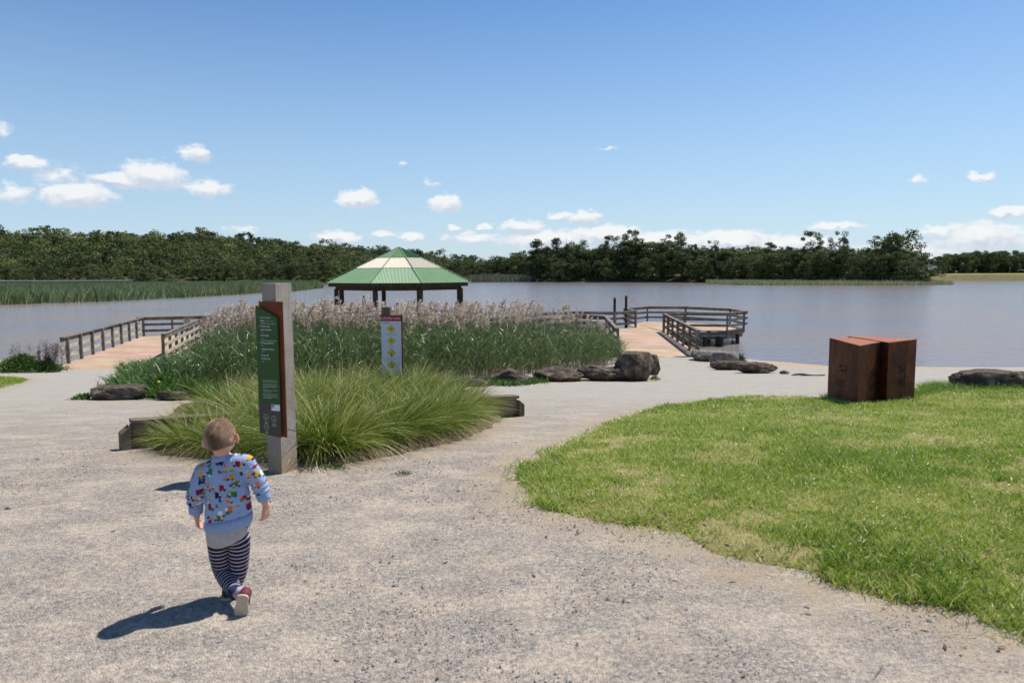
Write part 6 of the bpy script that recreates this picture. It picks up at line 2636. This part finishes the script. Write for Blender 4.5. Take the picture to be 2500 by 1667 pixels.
    # ---- trailing shoe: heel up, sole towards the camera
    toe = c(603, 1335, 3.285)
    toe.z = Hs(toe.x, toe.y)+.004
    heel = c(612, 1196, 3.275)
    ax = (heel-toe).normalized()
    side = Vector((1, .10, 0))
    side = (side-ax*side.dot(ax)).normalized()
    nrm_ = ax.cross(side).normalized()      # points out of the sole
    if nrm_.y > 0:
        nrm_ = -nrm_
    Ls = (heel-toe).length
    outline = [(-.92, .0), (-.99, .12), (-1, .3), (-.86, .5), (-.80, .66), (-.86, .85), (-.70, .96), (-.3, 1.0), (.3, 1.0), (.70, .96), (.86, .85), (.80, .66), (.88, .5), (1.0, .3), (.98, .12), (.9, .0), (.45, -.04), (-.45, -.04)]
    hw = .0335
    so_ = MB()
    n_ = len(outline)
    va = [toe+ax*(y*Ls)+side*(x*hw)+nrm_*.000 for x, y in outline]
    vb = [v-nrm_*.013 for v in va]
    so_.add(va+vb, [tuple(range(n_)), tuple(range(2*n_-1, n_-1, -1))]+[(i, i+n_, (i+1) % n_+n_, (i+1) % n_) for i in range(n_)])
    so = so_.build('sole', MATS['sole'], root, bevel=.003, world=W)
    up = MB()
    P0 = toe-nrm_*.012
    up.capsule([P0+ax*.020-nrm_*.014, P0+ax*Ls*.45-nrm_*.026, P0+ax*Ls*.80-nrm_*.028], [(.024, .018), (.030, .026), (.030, .026)], 16)
    up.capsule([P0+ax*Ls*.72-nrm_*.028, P0+ax*Ls*.80-nrm_*.050], [(.029, .030), (.030, .028)], 16)
    us = remesh(up, 'shoe', MATS['shoe_red'], root, .004, W, 4)
    MB().capsule([P0+ax*Ls*.78-nrm_*.048, anL.lerp(P0+ax*Ls*.8-nrm_*.05, .4)], [.027, .0255], 14).build('sock', MATS['sock'], root, smooth=True, world=W)
    # the other shoe, flat on the ground, toe away
    f0 = Vector((anR.x+.002, anR.y, 0))
    z0 = Hs(f0.x, f0.y)
    u2 = MB()
    u2.capsule([f0+Vector((0, -.022, z0+.036)), f0+Vector((-.004, .045, z0+.030)), f0+Vector((-.008, .092, z0+.024))], [(.029, .030), (.030, .026), (.026, .017)], 16)
    u2.capsule([f0+Vector((0, -.008, z0+.05)), f0+Vector((0, -.004, z0+.074))], [.030, .029], 14)
    o2 = remesh(u2, 'shoe', MATS['shoe_dark'], root, .004, W, 4)
    o2['label'] = 'dark shoe of the front foot, flat on the gravel'
    MB().prism([(f0.x+x, f0.y+y) for x, y in ((-.030, -.045), (-.033, .01), (-.038, .06), (-.030, .108), (-.008, .118), (.018, .105), (.028, .06), (.030, .01), (.028, -.045), (0, -.055))], z0+.001, z0+.014).build('sole', MATS['sole'], root, bevel=.003, world=W)
    tag(root, 'toddler seen from behind walking away, blue sweater with printed vehicles and striped leggings', 'person')


build_child()


def bystander(px, ytop, d, h, top_mat, hairm, label, face=0.0, pants='blue_jeans', lean=0.0):
    p = PD(px, ytop, d)
    base = Vector((p.x, d, ZD))
    root = empty('person', base, face)
    s = h/1.7

    def v(x, y, z):
        return Vector((x*s, (y+lean*z)*s, z*s))
    b = MB()
    b.ball(v(0, 0, 1.59), (.072*s, .088*s, .108*s), seg=18, rings=12)
    b.ball(v(0, .085, 1.575), (.014*s, .02*s, .02*s), seg=8, rings=6)
    for sx in (-1, 1):
        b.ball(v(sx*.074, 0, 1.585), (.010*s, .018*s, .028*s), seg=8, rings=6)
    b.capsule([v(0, 0, 1.50), v(0, 0, 1.40)], [.055*s, .058*s], 12)
    b.capsule([v(0, 0, 1.36), v(0, 0, 1.1), v(0, 0, .92)], [(.15*s, .085*s), (.13*s, .085*s), (.14*s, .095*s)], 16)
    for sx in (-1, 1):
        b.capsule([v(sx*.17, 0, 1.37), v(sx*.22, .02, 1.10), v(sx*.20, .13, .90)], [.045*s, .038*s, .026*s], 10)
        hand(b, v(sx*.20, .14, .89), v(0, .05, -.08), v(-sx, .2, 0), v(0, 1, .3), 1.25*s, .8)
        b.capsule([v(sx*.085, 0, .92), v(sx*.09, .01, .50), v(sx*.09, -.01, .09)], [.075*s, .052*s, .036*s], 12)
    remesh(b, 'body', MATS['skin'], root, .010, Matrix.Identity(4), 2)
    t = MB()
    t.capsule([v(0, 0, 1.38), v(0, 0, 1.1), v(0, 0, .90)], [(.165*s, .10*s), (.15*s, .10*s), (.16*s, .11*s)], 18)
    for sx in (-1, 1):
        t.capsule([v(sx*.16, 0, 1.38), v(sx*.215, .015, 1.12)], [.058*s, .052*s], 12)
    remesh(t, 'top', MATS[top_mat], root, .012, Matrix.Identity(4), 3)
    t = MB()
    for sx in (-1, 1):
        t.capsule([v(sx*.08, 0, .93), v(sx*.09, .01, .50), v(sx*.09, -.01, .12)], [.092*s, .068*s, .055*s], 12)
    remesh(t, 'trousers', MATS[pants], root, .012, Matrix.Identity(4), 2)
    hr = MB()
    hr.ball(v(0, -.018, 1.625), (.080*s, .092*s, .092*s), seg=18, rings=12)
    hr.ball(v(0, -.05, 1.55), (.068*s, .055*s, .085*s), seg=14, rings=10)
    remesh(hr, 'hair', MATS[hairm], root, .012, Matrix.Identity(4), 2)
    for sx in (-1, 1):
        MB().capsule([v(sx*.09, -.06, .04), v(sx*.095, .14, .03)], [(.045*s, .04*s), (.04*s, .028*s)], 12).build('shoe', MATS['shoe_dark'], root, smooth=True)
    tag(root, label, 'person')


bystander(972, 736, 46.2, 1.70, 'white_cloth', 'dark_hair', 'dark-haired adult in a white top standing in the gazebo, seen over the plumes', face=R(-60), lean=-.02)
bystander(995, 744, 46.3, 1.52, 'navy_cloth', 'dark_hair', 'smaller person in a navy top facing right at the gazebo railing', face=R(-95))

# ------------------------------------------------------------------ birds over the water


def bird(px, py, d, s, yaw, roll, label):
    p = PD(px, py, d)
    e = empty('bird', p, yaw)
    MB().capsule([(0, -.5*s, 0), (0, 0, 0), (0, .5*s, .02*s)], [.03*s, .11*s, .05*s], 10).build('body', MATS['bird_dark'], e, smooth=True)
    for sx in (-1, 1):
        m = MB()
        a = [(sx*.05*s, .2*s, .02*s), (sx*.6*s, .25*s, (.25+roll*sx)*s), (sx*1.1*s, -.1*s, (.3+roll*2*sx)*s), (sx*.5*s, -.02*s, (.2+roll*sx)*s), (sx*.05*s, -.15*s, .02*s)]
        m.add(a+[(x, y, z-.02*s) for x, y, z in a], [(0, 1, 3, 4), (1, 2, 3), (9, 8, 6, 5), (8, 7, 6), (0, 5, 6, 1), (1, 6, 7, 2), (2, 7, 8, 3), (3, 8, 9, 4)])
        m.build('wing', MATS['bird_dark'], e)
    m = MB()
    m.add([(-.05*s, -.45*s, 0), (.05*s, -.45*s, 0), (.10*s, -.8*s, 0), (0, -.65*s, 0), (-.10*s, -.8*s, 0), (0, -.5*s, .03*s)], [(0, 1, 2, 3), (0, 3, 4), (0, 5, 1)])
    m.build('tail', MATS['bird_dark'], e)
    tag(e, label, 'bird', 'swallows skimming the lake')


bird(2208, 756, 70, .15, 1.2, .1, 'swallow low over the water above the left half of the sculpture, uppermost on the right')
bird(2234, 793, 60, .12, .6, -.2, 'swallow over the water just above the right corner of the sculpture')
bird(1797, 748, 75, .14, -.8, .1, 'tiny dark swallow over the water above the fishing platform')
